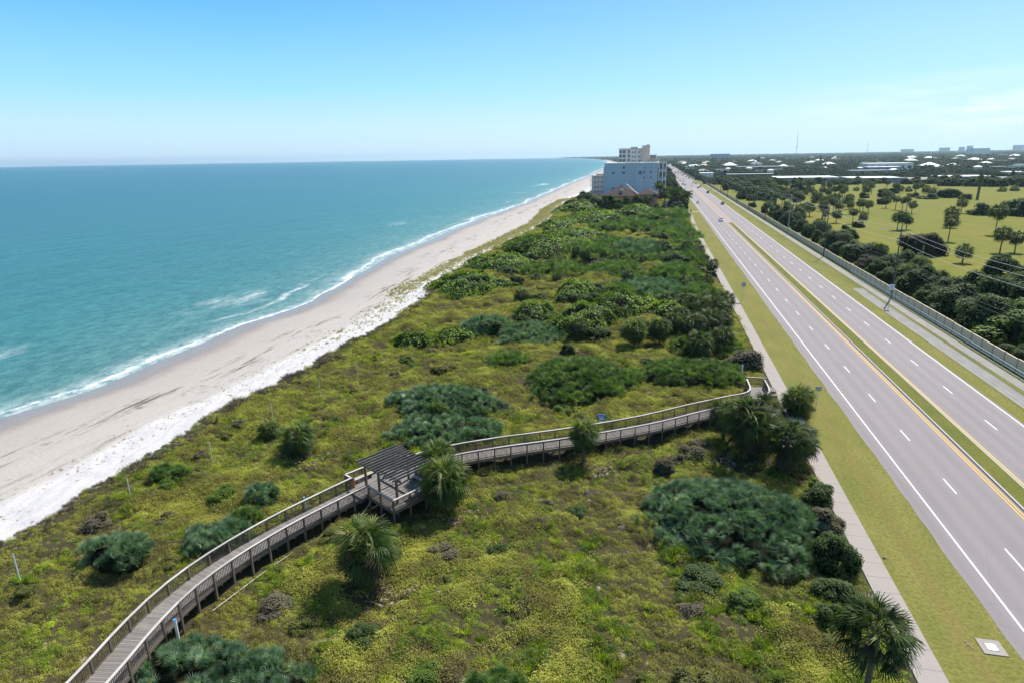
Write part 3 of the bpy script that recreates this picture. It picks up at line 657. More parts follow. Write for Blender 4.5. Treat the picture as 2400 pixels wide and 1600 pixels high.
def clump(name, n, leaf, rad, hgt, mat, up=.5, blade=False, rs=0):
    """leafy clump: leaves through a low dome"""
    th = RS.rand(n)*2*np.pi; rr = np.sqrt(RS.rand(n))*rad; zz = hgt*(1-(rr/rad)**2)*(.25+.75*RS.rand(n))
    T = np.stack([rr*np.cos(th), rr*np.sin(th), zz], 1)
    if blade:
        V = np.array([(-.05, 0, 0), (.05, 0, 0), (.03, 0, .6), (0, 0, 1.0)]); F = np.array([(0, 1, 2, 3)])
        R = rots(n, th+RS.randn(n)*.4, .15+rr/rad*up); T[:, 2] = 0; s_ = leaf*(.6+.6*RS.rand(n))
    else:
        V, F = LEAF_V, LEAF_F; R = rots(n, th+RS.randn(n)*.9, np.abs(RS.randn(n))*up); s_ = leaf*(.6+.7*RS.rand(n))
    W, FF, r = stamp(V, F, R, s_, T, RS.rand(n)); return mkmesh(name, W, FF, mat, {'rnd': r})
GC = [clump('green_clump_a', 150, .072, .36, .30, M['gc1'], .6), clump('green_clump_b', 130, .08, .40, .22, M['gc1'], .5),
      clump('olive_clump_a', 150, .062, .36, .34, M['gc2'], .8), clump('olive_clump_b', 140, .066, .42, .28, M['gc2'], .7),
      clump('twig_clump', 110, .40, .34, .3, M['gc3'], 1.0, True), clump('dark_clump', 140, .09, .40, .46, M['gc4'], .7), clump('grass_clump', 60, .55, .22, .3, M['gc1'], .9, True)]
# patches that carry their own plants, kept free of ground cover
GRAPE = [(-45.5, 153.3, 10.0, 13.5, 3), (-42.2, 102.6, 3.8, 2.8, 1.6), (-35.5, 106.3, 3.8, 4.0, 1.9), (-17.8, 146.2, 6.1, 8.1, 2.4), (-23.7, 124.5, 5.5, 6.6, 2.4), (-12.7, 119.5, 6.3, 9.2, 3), (-4.9, 131.8, 7.6, 9.2, 3), (3.2, 130.0, 5.3, 4.6, 2), (-45.7, 187.3, 12.0, 14.0, 2.8), (-37.6, 219.9, 13.7, 19, 3), (-30.3, 261.5, 14.2, 19, 3), (-28.2, 330.1, 18, 34, 4), (-43.7, 385.7, 13.5, 28, 4), (-44.2, 300.7, 10.1, 26, 3.5), (-10.3, 360.8, 10.4, 20, 3.6), (-40.0, 246, 11, 14, 2.8)]
PALMETTO = [(-26.6, 74.8, 7.4, 5.6, 1.7), (-23.5, 66.3, 7.3, 4.0, 1.4), (-21.5, 110.6, 6.6, 7.8, 1.6), (-31.3, 114.4, 5.5, 7.1, 1.6), (-9.7, 86.6, 8.4, 9.0, 1.7), (6.5, 92.6, 8.3, 5.2, 1.7), (-22.4, 94.4, 3.5, 4.2, 1.4), (8.1, 53.0, 8.5, 7.3, 1.9), (-25.8, 27.8, 6.3, 2.2, 1.5), (-43.0, 37.0, 2.8, 1.9, 1.7), (-36.3, 41.2, 3.4, 2.2, 1.8), (-36.7, 48.3, 1.7, 1.2, 1.4), (-49.0, 50.2, 2.2, 1.3, 1.1), (-7.5, 30.4, 2.9, 0.8, 1.2), (-35.9, 44.4, 1.2, 1.0, 1.0), (0.3, 153.0, 9.2, 11.3, 1.8), (-9.5, 179.2, 9.7, 13.2, 1.6), (-28.4, 179.9, 8.8, 11.2, 1.6), (8.0, 258, 9.1, 16.4, 1.6), (5.9, 173.9, 6.9, 11, 1.8), (-6, 215, 9, 13, 1.7), (-16, 232, 8, 12, 1.6), (6, 300, 9, 18, 1.8), (-10, 300, 8, 18, 1.8), (10, 205, 6, 13, 2.2), (-18, 206, 9, 12, 2.0), (-2, 196, 8, 9, 2.2), (10.5, 234, 5.5, 12, 2.4), (-29, 214, 7, 11, 2.2), (2, 276, 8, 12, 2.4), (-20, 284, 8, 12, 2.4), (11, 332, 5, 18, 2.6), (-2, 338, 7, 18, 2.6), (11, 150, 5, 8, 2.2), (-8, 145, 5, 6, 2.0), (9.5, 108, 6, 5, 1.8)]
PALMB = [(-20.8, 38.4, 2.4), (-18.3, 50.2, 2.2), (-38.4, 58, 2.0), (-6.4, 62, 1.2), (11, 65.9, 3.0), (14.6, 63.6, 2.4)]
def keep(x, y, pad=.85):
    k = np.ones(len(x), bool)
    for (cx, cy_, rx, ry, h) in GRAPE+PALMETTO: k &= ((x-cx)/(rx*pad))**2+((y-cy_)/(ry*pad))**2 > 1
    for (cx, cy_, r) in PALMB: k &= ((x-cx)**2+(y-cy_+.6)**2 > r*r) | (RS.rand(len(x)) < .22)
    px = np.array(xs_)[None]; py = np.array(ys_)[None]; d = np.full(len(x), 99.)
    near = (y < 95)
    if near.any():
        xi = x[near]; yi = y[near]; dd = np.full(len(xi), 1e9)
        for q_ in range(0, len(path), 3): dd = np.minimum(dd, (xi-path[q_].x)**2+(yi-path[q_].y)**2)
        d[near] = np.sqrt(dd)
    k &= (d > 1.45)
    w_ = ((x-O.x)*U.x+(y-O.y)*U.y); v_ = ((x-O.x)*Vv.x+(y-O.y)*Vv.y); k &= ~((w_ > -.3) & (w_ < 6) & (v_ > -4) & (v_ < 4.4))
    return k
def cover(y0, y1, dens, scl, far=False):
    n = int((17.4+60)*(y1-y0)*dens); x = -60+RS.rand(n)*77.2; y = y0+RS.rand(n)*(y1-y0)
    k = (x > vegx(y)-.6) & (x < 17.3-(0 if not far else .4)) & keep(x, y); x = x[k]; y = y[k]; n = len(x)
    bare = fbm(x*.28+40, y*.28+11, 3); k = (bare < .68) | (RS.rand(n) < .35); x = x[k]; y = y[k]; n = len(x)
    # plant communities from slow noise: vines by the beach, olive scrub inland, grey twigs in drifts
    a = fbm(x*.10+3, y*.10+8, 3)+(RS.rand(n)-.5)*.22; b_ = fbm(x*.17+31, y*.13+2, 3)+(RS.rand(n)-.5)*.2
    sea = 1-sstep(-52, -30, x)
    idx = np.where(RS.rand(n) < .5, 2, 3); grn = (a+sea*.04+.03*sstep(-30, 0, x)*(1-sstep(50, 64, y))) > .55; idx[grn] = np.where(RS.rand(grn.sum()) < .5, 0, 1)
    idx[b_ > .56-.06*sstep(62, 80, y)-.03*(x < -30)] = 4; idx[(b_ < .41)] = 5
    idx[(x < vegx(y)+1.5) & (RS.rand(n) < .6)] = 6
    if far:
        dk = RS.rand(n) < .55+.35*sstep(120, 180, y)*(1-.5*(x < -48)); idx[dk & (idx != 5)] = 5
    z = dune_z(x, y)-.05
    s_ = scl*(.7+.7*RS.rand(n))*(1+.7*(b_ < .40)); s_[idx == 6] *= .8
    sc = np.stack([s_, s_, s_*(.8+.6*RS.rand(n))], 1); rot = np.stack([RS.randn(n)*.12, RS.randn(n)*.12, RS.rand(n)*6.28], 1)
    return np.stack([x, y, z], 1), rot, sc, idx
A_ = cover(14, 62, 9.0, .82); B_ = cover(62, 120, 5.5, 1.05); C_ = cover(120, 230, 2.6, 1.6, True); D_ = cover(230, 470, 1.1, 2.6, True)
J = [np.concatenate([a[i] for a in (A_, B_, C_, D_)]) for i in range(4)]
gn_scatter('coastal_scrub', *J, GC)
# sea oats and grass tufts on the white sand
TF = [clump('grass_tuft', 34, .55, .14, .2, M['tuft'], .9, True), clump('grass_tuft_thin', 18, .6, .10, .2, M['tuft'], .6, True)]
def tufts(y0, y1, dens, scl):
    n = int(22*(y1-y0)*dens); y = y0+RS.rand(n)*(y1-y0); dv_ = RS.rand(n)*13.5; v_ = vegx(y); x = v_-dv_
    nr__ = sstep(110, 165, y); pr_ = np.interp(dv_, [0, 1.5, 4, 6.5, 9, 11, 13.5], [.45, .05, .12, .40, .8, .6, 0])*(.28+.72*nr__)*(.5+.9*(fbm(x*.5, y*.4)-.2)); k = RS.rand(n) < pr_
    x = x[k]; y = y[k]; n = len(x); s0 = shox(y); f_ = (x-s0)/(vegx(y)-s0)
    z = np.interp(f_, [-.6, 0, .35, .7, .78, 1.0], [-6.0, -4.0, -2.9, -2.1, -1.7, -.02])-.06+.0*x
    s_ = scl*(.5+.8*RS.rand(n)); return np.stack([x, y, z], 1), np.stack([RS.randn(n)*.1, RS.randn(n)*.1, RS.rand(n)*6.28], 1), np.stack([s_]*3, 1), (RS.rand(n) < .4).astype(int)
T_ = [tufts(30, 100, 4.5, .42), tufts(100, 150, 3.0, .75), tufts(150, 220, 3.4, 1.0), tufts(220, 520, 2.4, 1.7)]
J = [np.concatenate([a[i] for a in T_]) for i in range(4)]
gn_scatter('beach_grass', *J, TF)

# ------------------------------------------------------------------ plants
def dome_pts(n, rx, ry, h, seed, p=3.0, edge=.16):
    """points on a lumpy low dome: x, y, z, outward tilt azimuth, steepness"""
    a = RS.rand(n)*2*np.pi; rr = RS.rand(n)**.5; wob = wobf(a, seed, edge)
    x = rr*np.cos(a)*rx*wob; y = rr*np.sin(a)*ry*wob; z = h*(1-rr**p)*(.42+1.15*fbm(x*.5+seed*3, y*.5+seed, 3)); return x, y, z, a, rr
def wobf(a, seed, edge): return 1+edge*5.5*(fbm(np.cos(a)*1.9+seed, np.sin(a)*1.9+seed, 3)-.5)
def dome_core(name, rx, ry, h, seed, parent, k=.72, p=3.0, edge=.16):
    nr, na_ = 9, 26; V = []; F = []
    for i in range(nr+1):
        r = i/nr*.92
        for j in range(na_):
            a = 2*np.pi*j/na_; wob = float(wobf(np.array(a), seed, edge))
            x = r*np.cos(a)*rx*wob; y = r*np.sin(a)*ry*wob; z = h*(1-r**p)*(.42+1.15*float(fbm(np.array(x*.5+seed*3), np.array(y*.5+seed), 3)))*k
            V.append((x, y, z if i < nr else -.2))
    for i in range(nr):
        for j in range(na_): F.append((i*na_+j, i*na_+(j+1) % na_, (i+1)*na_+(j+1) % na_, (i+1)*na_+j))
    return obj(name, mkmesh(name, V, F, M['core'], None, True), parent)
def fan(nl=12, seg=2, spread=2.2, droop=.25, w=.06):
    V = []; F = []
    for i in range(nl):
        a = (i/(nl-1)-.5)*2*spread; L_ = 1-.25*abs(i/(nl-1)-.5)*2; b0 = len(V)
        for s_ in range(seg+1):
            t = s_/seg; ww = w*(1-t*.95)*(0.5+1.0*min(1, t*3+.2)); d = (math.cos(a), math.sin(a)); c0 = (d[0]*L_*t, d[1]*L_*t, -droop*t*t+.05*math.cos(a*2)); n_ = (-d[1], d[0])
            V += [(c0[0]-n_[0]*ww, c0[1]-n_[1]*ww, c0[2]), (c0[0]+n_[0]*ww, c0[1]+n_[1]*ww, c0[2]+.01)]
        for s_ in range(seg): k = b0+2*s_; F.append((k, k+1, k+3, k+2))
    return np.array(V), np.array(F)
FAN_HI = fan(9, 2, 1.25, .22, .042); FAN_LO = fan(7, 1, 1.1, .15, .06)
def add_stem(V, F): return V, F
def palmetto(i, cx, cy_, rx, ry, h, label, mat='saw', fr=None):
    e_ = empty('saw_palmetto', (cx, cy_, float(dune_z(np.array(cx), np.array(cy_))))); tag(e_, label, 'saw palmetto', 'saw palmetto thickets on the dune')
    dist = math.hypot(cx, cy_); fr = fr or max(.60, dist*.0068); pv_, pf = FAN_HI if dist < 80 else FAN_LO
    small_ = rx < 4; nr_ = int(math.pi*rx*ry/(fr*fr)*(1.0 if small_ else .72))+8; per_ = 12; x, y, z, a, rr = dome_pts(nr_, rx, ry, h, i*1.7, 3.5, .10)
    z = z*(.72 if small_ else .86)+RS.rand(nr_)*.7*fr-.35*fr; n = nr_*per_; x, y, z, a, rr = [np.repeat(q_, per_) for q_ in (x, y, z, a, rr)]
    az = RS.rand(n)*6.28+0*a; el = (.45 if small_ else .3)+RS.rand(n)*1.1; k_ = RS.rand(n) < .3; az[k_] = (a+RS.randn(n)*.5)[k_]
    D_ = np.stack([np.cos(az)*np.cos(el), np.sin(az)*np.cos(el), np.sin(el)], 1)*(fr*.5*(.5+RS.rand(n)))[:, None]
    R = rotd(az, el, RS.randn(n)*.8); rn_ = np.clip(np.repeat(RS.rand(nr_), per_)*.45+RS.rand(n)**2*.6-.08, 0, 1)
    W, FF, r = stamp(pv_, pf, R, fr*(.7+.5*RS.rand(n)), np.stack([x, y, z], 1)+D_, rn_)
    fx_ = np.linalg.norm(pv_[:, :2], axis=1); r = np.clip(r+np.tile(np.clip((fx_-.35)/.6, 0, 1), n)*np.repeat((RS.rand(n) < .4)*.6, len(fx_)), 0, 1)
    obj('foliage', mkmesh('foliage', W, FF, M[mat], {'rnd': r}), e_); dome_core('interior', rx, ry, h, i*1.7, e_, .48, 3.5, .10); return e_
PL = ['broad dark blue-green saw palmetto thicket behind the pergola palms, reaching furthest left', 'low blue-green saw palmetto band right behind the boardwalk beside the pavilion', 'pale silvery blue palmetto thicket in the middle of the dune', 'dark palmetto thicket left of the pale silvery one', 'wide dark green palmetto thicket beyond the blue sign on the boardwalk', 'green palmetto thicket just beyond the road end of the boardwalk', 'small dark palmetto clump in the gap between the two wide thickets', 'very large round blue-green saw palmetto mound beside the sidewalk', 'spiky palmetto thicket on the bottom edge beside the near end of the boardwalk', 'isolated fan palmetto clump on the seaward side of the near boardwalk', 'silvery palmetto clump touching the outer railing of the boardwalk', 'small round palmetto on the slope between the two clumps and the bin', 'low sparse palmetto clump close to the white sand', 'tips of a palmetto clump cut by the bottom edge of the picture', 'tiny palmetto tuft between the railing and the small round palmetto', 'dark palmetto thicket beyond the bright sea grape ridge near the sidewalk', 'green palmetto hollow among sea grapes in mid distance', 'palmetto band behind the first round sea grape mound', 'far palmetto flat below the house garden beside the sidewalk', 'palmetto thicket behind the leaning sidewalk palm', 'dark palmetto hollow in the middle of the far dune', 'palmetto thicket between far sea grapes left of centre', 'furthest palmetto flat next to the sidewalk bend', 'furthest palmetto flat in the middle of the dune', 'palmetto thicket at the sidewalk below the far palm', 'tall palmetto thicket behind the mid-dune hollow', 'merging palmetto thicket in the centre of the mid dune', 'palmetto thicket squeezed against the sidewalk far up the path', 'palmetto thicket between sea grape masses on the beach side', 'palmetto thicket right of centre in the far dune', 'palmetto thicket left of centre in the far dune', 'last palmetto thicket by the sidewalk before the driveway', 'last palmetto thicket in the middle before the house garden', 'dark palmetto thicket just beyond the sidewalk palm clump', 'dark palmetto thicket tucked behind the sea grape ridge', 'palmetto undergrowth at the feet of the dark sidewalk palms']
for i, pz in enumerate(PALMETTO):
    palmetto(i, *pz, PL[i], 'saw' if i in (0, 1, 2, 3, 7, 8, 10, 9, 11, 15, 20) else 'sawgreen')
def grape(i, cx, cy_, rx, ry, h, label):
    e_ = empty('sea_grape', (cx, cy_, float(dune_z(np.array(cx), np.array(cy_)))-.1)); tag(e_, label, 'shrub', 'sea grape mounds on the dune')
    lf = max(.22, math.hypot(cx, cy_)*.0021); n = int(math.pi*rx*ry/(lf*lf)*1.5)
    x, y, z, a, rr = dome_pts(n, rx, ry, h, i*2.3, 3.0, .22); z = z*(.86+.16*RS.rand(n))
    R = rots(n, a+RS.randn(n)*1.2, .25+np.abs(RS.randn(n))*.5+.5*rr**3); W, FF, r = stamp(ROUND_V, ROUND_F, R, lf*(.7+.6*RS.rand(n)), np.stack([x, y, z], 1), RS.rand(n))
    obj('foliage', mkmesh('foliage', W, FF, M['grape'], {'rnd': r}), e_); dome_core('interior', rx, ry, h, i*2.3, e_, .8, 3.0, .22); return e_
GL = ['big rounded yellow-green sea grape mound at the edge of the white sand', 'small dark sea grape bush with shiny leaves, left of a pair on the open slope', 'bright shiny sea grape bush, right of a pair on the open slope', 'dark sea grape mound beyond the pale silvery palmetto', 'sea grape mound with reddish leaves left of the long sea grape ridge', 'left end of the long bright sea grape ridge in the middle of the dune', 'highest part of the long yellow-green sea grape ridge in the middle', 'right end of the sea grape ridge towards the sidewalk palms', 'sea grape mass behind the first rounded mound at the sand edge', 'third sea grape mass up the beach edge', 'broad sea grape mass in the far middle of the dune', 'brownish green sea grape hill in front of the blue apartment block', 'sea grape hill on the beach edge in front of the small pink block', 'dense sea grape bank at the beach edge by the fence stub', 'sea grape bank below the orange house', 'sea grape mass on the beach edge beyond the third one']
for i, gz in enumerate(GRAPE): grape(i, *gz[:4], gz[4]*(1.35 if 110 < gz[1] < 150 else 1.1), GL[i])

def bushmesh(name, mat, seed, leaf=.10, nl=2600, flat=1.0, lumps=14, rnd=False):
    """unit bush (radius 1, height 1*flat*2): several lumps make an uneven outline"""
    r_s = np.random.RandomState(seed); C = []; 
    for k in range(lumps):
        a = r_s.rand()*6.28; el = np.arcsin(r_s.rand()*.95); q_ = .35+.38*r_s.rand(); low_ = k < lumps*.4
        if low_: el = 0; q_ = .45+.25*r_s.rand(); a = k*6.28/(lumps*.4)+r_s.rand()*.6
        C.append((np.cos(a)*np.cos(el)*q_, np.sin(a)*np.cos(el)*q_, (.20 if low_ else .40)+np.sin(el)*q_*.85*(.8+.4*r_s.rand())+(.08*r_s.rand()), .24+.16*r_s.rand()))
    C = np.array(C); per = nl//lumps; T = []; A = []; TI = []
    for cx, cy_, cz, cr_ in C:
        d = r_s.randn(per, 3); d /= np.linalg.norm(d, axis=1)[:, None]; d[:, 2] = np.where(d[:, 2] < -.55, -d[:, 2], d[:, 2])
        p = np.array([cx, cy_, cz])+d*cr_*(.82+.26*r_s.rand(per, 1)); ins = np.zeros(per, bool)
        for ox, oy, oz, or_ in C: ins |= (np.linalg.norm(p-np.array([ox, oy, oz]), axis=1) < or_*.78)
        k = (~ins) & (p[:, 2] > .0); T.append(p[k]); A.append(np.arctan2(d[k, 1], d[k, 0])); TI.append(np.arccos(np.clip(d[k, 2], -1, 1)))
    T = np.concatenate(T); A = np.concatenate(A); TI = np.concatenate(TI); n = len(T); T[:, 2] *= flat
    R = rots(n, A+RS.randn(n)*.7, TI*.7+RS.randn(n)*.4); W, FF, r = stamp(ROUND_V if rnd else LEAF_V, ROUND_F if rnd else LEAF_F, R, leaf*(.7+.6*RS.rand(n)), T, RS.rand(n))
    fol = mkmesh(name, W, FF, mat, {'rnd': r})
    # dense interior as faceted blobs, its shade put into the near-black colour
    V = []; F = []
    for cx, cy_, cz, cr_ in C:
        b0 = len(V)
        for i in range(5):
            th = math.pi*i/4
            for j in range(8): V.append((cx+cr_*.80*math.sin(th)*math.cos(j*math.pi/4), cy_+cr_*.80*math.sin(th)*math.sin(j*math.pi/4), max(0, cz+cr_*.80*math.cos(th))*flat))
        for i in range(4):
            for j in range(8): F.append((b0+i*8+j, b0+i*8+(j+1) % 8, b0+(i+1)*8+(j+1) % 8, b0+(i+1)*8+j))
    mb = MB(); mb.tube([(0, 0, -.1), (.03, .02, .3), (0, 0, .6)], [.09, .07, .04], 6)
    st = mb.mesh('stem', M['bark']); 
    core = mkmesh('interior', V, F, M['core'])
    return fol, core, st
BUSH = {}
def getbush(kind, v):
    k = (kind, v)
    if k not in BUSH:
        nl, lf = {'near': (5200, .075), 'mid': (3000, .10), 'far': (1500, .15)}[kind.split('_')[1]]
        BUSH[k] = bushmesh('foliage', M[kind.split('_')[0]], hash(v)*7+len(kind), lf, nl, 1.0, 16)
    return BUSH[k]
def bush(kind, v, x, y, z, r, h, label, name='shrub', cat='shrub', group=None, rz=None, sx=1):
    fol, core, st = getbush(kind, v); e_ = empty(name, (x, y, z), random.random()*6.28 if rz is None else rz); tag(e_, label, cat, group)
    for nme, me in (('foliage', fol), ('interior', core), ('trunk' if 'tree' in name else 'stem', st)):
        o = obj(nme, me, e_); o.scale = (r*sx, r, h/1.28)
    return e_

# palms
def frond(nl=18, seg=3, w=.028, Lf=.62, pet=.42, spread=1.25, droop=.35):
    """costapalmate fan on its stalk, stalk along +x"""
    V = []; F = []
    V += [(0, -.012, 0), (0, .012, 0), (pet, .01, .02), (pet, -.01, .02)]; F.append((0, 1, 2, 3))
    for i in range(nl):
        u = (i/(nl-1)-.5)*2; a = u*spread; L_ = Lf*(1-.3*u*u); b0 = len(V); d = (math.cos(a), math.sin(a))
        for s_ in range(seg+1):
            t = s_/seg; ww = w*(1-t)**.7+.003; c0 = (pet+d[0]*L_*t, d[1]*L_*t, .02-droop*(t**2)*(.5+.7*abs(u))+.10*t*(1-abs(u))); n_ = (-d[1], d[0])
            V += [(c0[0]-n_[0]*ww, c0[1]-n_[1]*ww, c0[2]), (c0[0]+n_[0]*ww, c0[1]+n_[1]*ww, c0[2]+.012)]
        for s_ in range(seg): k = b0+2*s_; F.append((k, k+1, k+3, k+2))
    return np.array(V), np.array(F)
FR_HI = frond(11, 3, .021, .44, .54, .95, .40); FR_LO = frond(6, 2, .045, .46, .54, .9, .4)
def palmcrown(seed, n, fr, mat, low=-.95, shag=0):
    rs = np.random.RandomState(seed); el = np.arcsin(np.clip(np.linspace(low, 1.0, n)+rs.randn(n)*.05, -1, 1)); az = np.arange(n)*2.399+rs.rand(n)*.6
    # rotation: +x -> direction
    R = rotd(az, el, rs.randn(n)*.7)
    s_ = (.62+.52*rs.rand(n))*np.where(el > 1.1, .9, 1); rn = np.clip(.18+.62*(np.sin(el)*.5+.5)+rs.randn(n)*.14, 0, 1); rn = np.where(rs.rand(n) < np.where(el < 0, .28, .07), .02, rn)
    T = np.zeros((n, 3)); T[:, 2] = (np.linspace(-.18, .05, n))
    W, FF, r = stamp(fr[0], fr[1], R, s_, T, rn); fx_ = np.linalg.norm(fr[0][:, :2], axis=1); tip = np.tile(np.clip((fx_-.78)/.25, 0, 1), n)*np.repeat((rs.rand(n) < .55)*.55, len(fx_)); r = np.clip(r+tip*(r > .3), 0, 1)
    # tips of the leaflets hang
    rad = np.linalg.norm(W[:, :2], axis=1); W[:, 2] -= .16*np.clip(rad-.45, 0, 1)**2*2
    return mkmesh('crown', W, FF, mat, {'rnd': r})
def palmtrunk(seed, hi=True):
    rs = np.random.RandomState(seed); n = 9; bx, by = rs.randn()*.04, rs.randn()*.04
    mb = MB(); pts = [(bx*math.sin(i/(n-1)*3.1), by*math.sin(i/(n-1)*3.1), i/(n-1)) for i in range(n)]
    mb.tube(pts, [1.25, 1.0, .95, .92, .9, .92, .95, 1.05, 1.2], 9); me = mb.mesh('trunk', M['bark']); return me
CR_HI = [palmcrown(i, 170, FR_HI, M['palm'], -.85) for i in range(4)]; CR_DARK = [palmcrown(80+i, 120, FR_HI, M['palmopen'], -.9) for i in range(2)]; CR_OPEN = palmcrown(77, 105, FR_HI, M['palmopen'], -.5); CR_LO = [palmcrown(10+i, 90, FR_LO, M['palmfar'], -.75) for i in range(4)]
SK_HI = [palmcrown(30+i, 34, FR_HI, M['skirt'], -.99) for i in range(2)]
def skirtmesh(seed):
    rs = np.random.RandomState(seed); n = 170; el = -.70-rs.rand(n)*.70; az = rs.rand(n)*6.28; R = rots(n, az, -el, np.zeros(n)); T = np.zeros((n, 3)); T[:, 2] = .1-rs.rand(n)*.95
    W, FF, r = stamp(FR_HI[0], FR_HI[1], R, .75+.4*rs.rand(n), T, rs.rand(n)); return mkmesh('skirt', W, FF, M['skirt'], {'rnd': r})
SKIRT = [skirtmesh(3), skirtmesh(4)]
TR = [palmtrunk(i) for i in range(5)]
def palm(x, y, z, h, r, label, v=0, hi=True, skirt=0, group=None, name='cabbage_palm', cat='palm tree', tr=.17, lean=(0, 0)):
    e_ = empty(name, (x, y, z), random.random()*6.28); tag(e_, label, cat, group)
    th = max(.5, h-r*.88); t_ = obj('trunk', TR[v % 5], e_); t_.scale = (tr, tr, th+.1)
    t_.rotation_euler = (lean[0], lean[1], 0); topx = th*math.sin(lean[1]); topy = -th*math.sin(lean[0])
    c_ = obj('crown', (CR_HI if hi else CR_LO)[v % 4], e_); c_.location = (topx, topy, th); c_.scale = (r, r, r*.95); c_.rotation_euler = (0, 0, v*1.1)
    if 'bottom right' in label: c_.data = CR_OPEN
    elif hi and (' dark' in label or 'dense' in label or 'smallest' in label): c_.data = CR_DARK[v % 2]
    if skirt:
        s_ = obj('skirt', SKIRT[v % 2], e_); s_.location = (0, 0, th-.1); k = skirt; s_.scale = (r*.82, r*.82, min(th, k*1.3)/1.75)
    return e_
DP = [(-20.8, 38.4, 6.2, 2.7, 'large shaggy cabbage palm with brown skirt standing in front of the boardwalk', 2.6), (-18.1, 49.8, 6.0, 2.7, 'dark cabbage palm pressed against the landward corner of the pergola', 2.2), (-20.2, 53.6, 5.7, 2.2, 'yellowish cabbage palm rising behind the pergola roof', 0), (-6.4, 62.0, 5.4, 1.9, 'short yellowing cabbage palm in front of the middle of the boardwalk', .9), (11.0, 66.9, 7.4, 3.3, 'broad dark cabbage palm hiding the bend of the boardwalk near the road', 2.5), (14.6, 63.6, 6.6, 2.7, 'dense cabbage palm leaning over the sidewalk below the boardwalk bend', 2.6), (19.0, 80.8, 4.2, 2.4, 'cabbage palm at the sidewalk edge beside the boardwalk entrance', 1.0), (13.75, 34.0, 7.7, 2.45, 'tall dark cabbage palm at the bottom right beside the sidewalk', 0), (-38.4, 58.0, 4.2, 2.1, 'stout bushy cabbage palm with thick skirt on the bare sand of the seaward slope', 3.0), (-44.8, 61.8, 2.4, 1.5, 'low stemless cabbage palm left of the stout one on the seaward slope', 1.0), (15.1, 132.8, 5.5, 2.3, 'slender cabbage palm standing over the sidewalk in mid distance', 0), (16.3, 186.8, 4.0, 2.3, 'wind-leaned cabbage palm overhanging the sidewalk, furthest of the sidewalk palms', 0), (9.6, 128.3, 6.3, 3.4, 'tallest palm of the clump behind the slender sidewalk palm', 1.5), (10.5, 117.0, 5.4, 3.6, 'broad palm in the middle of the dark palm clump beside the sidewalk', 2), (8.1, 103.4, 4.7, 2.9, 'nearest palm of the dark palm clump beside the sidewalk', 2), (-2.6, 108.3, 5.1, 2.5, 'left palm of the pair in front of the bright sea grape ridge', 1.5), (1.8, 110.4, 5.0, 2.2, 'right palm of the pair in front of the bright sea grape ridge', 1.5), (-12.8, 109.7, 4.5, 2.0, 'brownish palm above the dark shrub in front of the sea grape ridge', 1.5), (-20.6, 195.4, 5.0, 2.0, 'lone palm on the far left part of the dune scrub', 0), (10.6, 210.6, 6.2, 2.6, 'far palm above the shrubs near the sidewalk, most distant on the dune', 0), (5.2, 190.6, 4.5, 2.4, 'round far palm right of centre on the dune scrub', 1), (-11.5, 190.8, 4.2, 1.8, 'small thin palm in the middle of the far dune scrub', 0), (-26.0, 70.4, 2.8, 1.5, 'little yellow and brown palm poking out of the palmetto thicket', .5), (7.6, 138.8, 3.9, 2.6, 'low bushy palm behind the dark palm clump', 1), (12.4, 118.2, 4.9, 2.8, 'right-hand palm of the dark clump beside the sidewalk', 1.5), (5.4, 122, 4.6, 2.6, 'left-hand palm of the dark clump behind the nearest one', 1.5), (12.9, 70.4, 6.6, 2.6, 'third palm of the dark group filling the inside of the boardwalk bend', 1.5), (16.4, 66.8, 4.8, 2.3, 'smallest palm of the dark group beside the sidewalk bend', 1.5), (-39.8, 60.2, 3.3, 1.6, 'half-hidden palm behind the stout one on the seaward slope', 1.2), (9.0, 70.6, 5.6, 2.3, 'leftmost palm of the dark group at the boardwalk bend', 1.5), (11.5, 124, 6.4, 3.0, 'tall palm at the back of the dark sidewalk clump', 1.5), (7.2, 112, 5.6, 2.8, 'palm between the two nearest ones of the dark sidewalk clump', 1.5), (12.0, 107, 4.6, 2.5, 'low palm of the dark clump closest to the sidewalk', 1.5), (4.2, 116, 4.8, 2.4, 'palm at the left flank of the dark sidewalk clump', 1.5), (13.6, 126, 5.4, 2.6, 'palm beside the sidewalk at the back of the dark clump', 1.5)]
for i, (x, y, h, r, lab, sk) in enumerate(DP):
    palm(x, y, -.1, h, r, lab, i, y < 125, sk, 'cabbage palms on the dune', tr=.2, lean=((.0, .25) if i in (11,) else (0, 0)))
# litter of fallen fronds round the near palms
def littermesh(n, r):
    a = RS.rand(n)*6.28; rr = np.sqrt(RS.rand(n))*r; T = np.stack([rr*np.cos(a), rr*np.sin(a), .12+RS.rand(n)*.25], 1)
    R = rots(n, RS.rand(n)*6.28, RS.randn(n)*.25, RS.rand(n)*6.28); return mkmesh('fallen_fronds', *stamp(FR_LO[0], FR_LO[1], R, .5+.6*RS.rand(n), T, RS.rand(n))[:2], M['litter'])
for x, y, r, lab in ((-18.6, 37.6, 1.7, 'heap of bleached fallen fronds at the foot of the large shaggy palm'), (-16.6, 49.2, 1.6, 'dry fallen fronds beside the shaded pergola palm'), (-36.2, 56.8, 1.9, 'strip of grey fallen fronds on sand beside the stout seaward palm'), (-4.4, 60.8, 1.2, 'brown fallen fronds under the short yellowing palm'), (8.2, 65.4, 1.5, 'fallen fronds in front of the dark palms at the boardwalk bend')):
    tag(obj('fallen_fronds', littermesh(46, r), None, (x, y, 0)), lab, 'fallen palm leaves', 'fallen fronds under the palms')

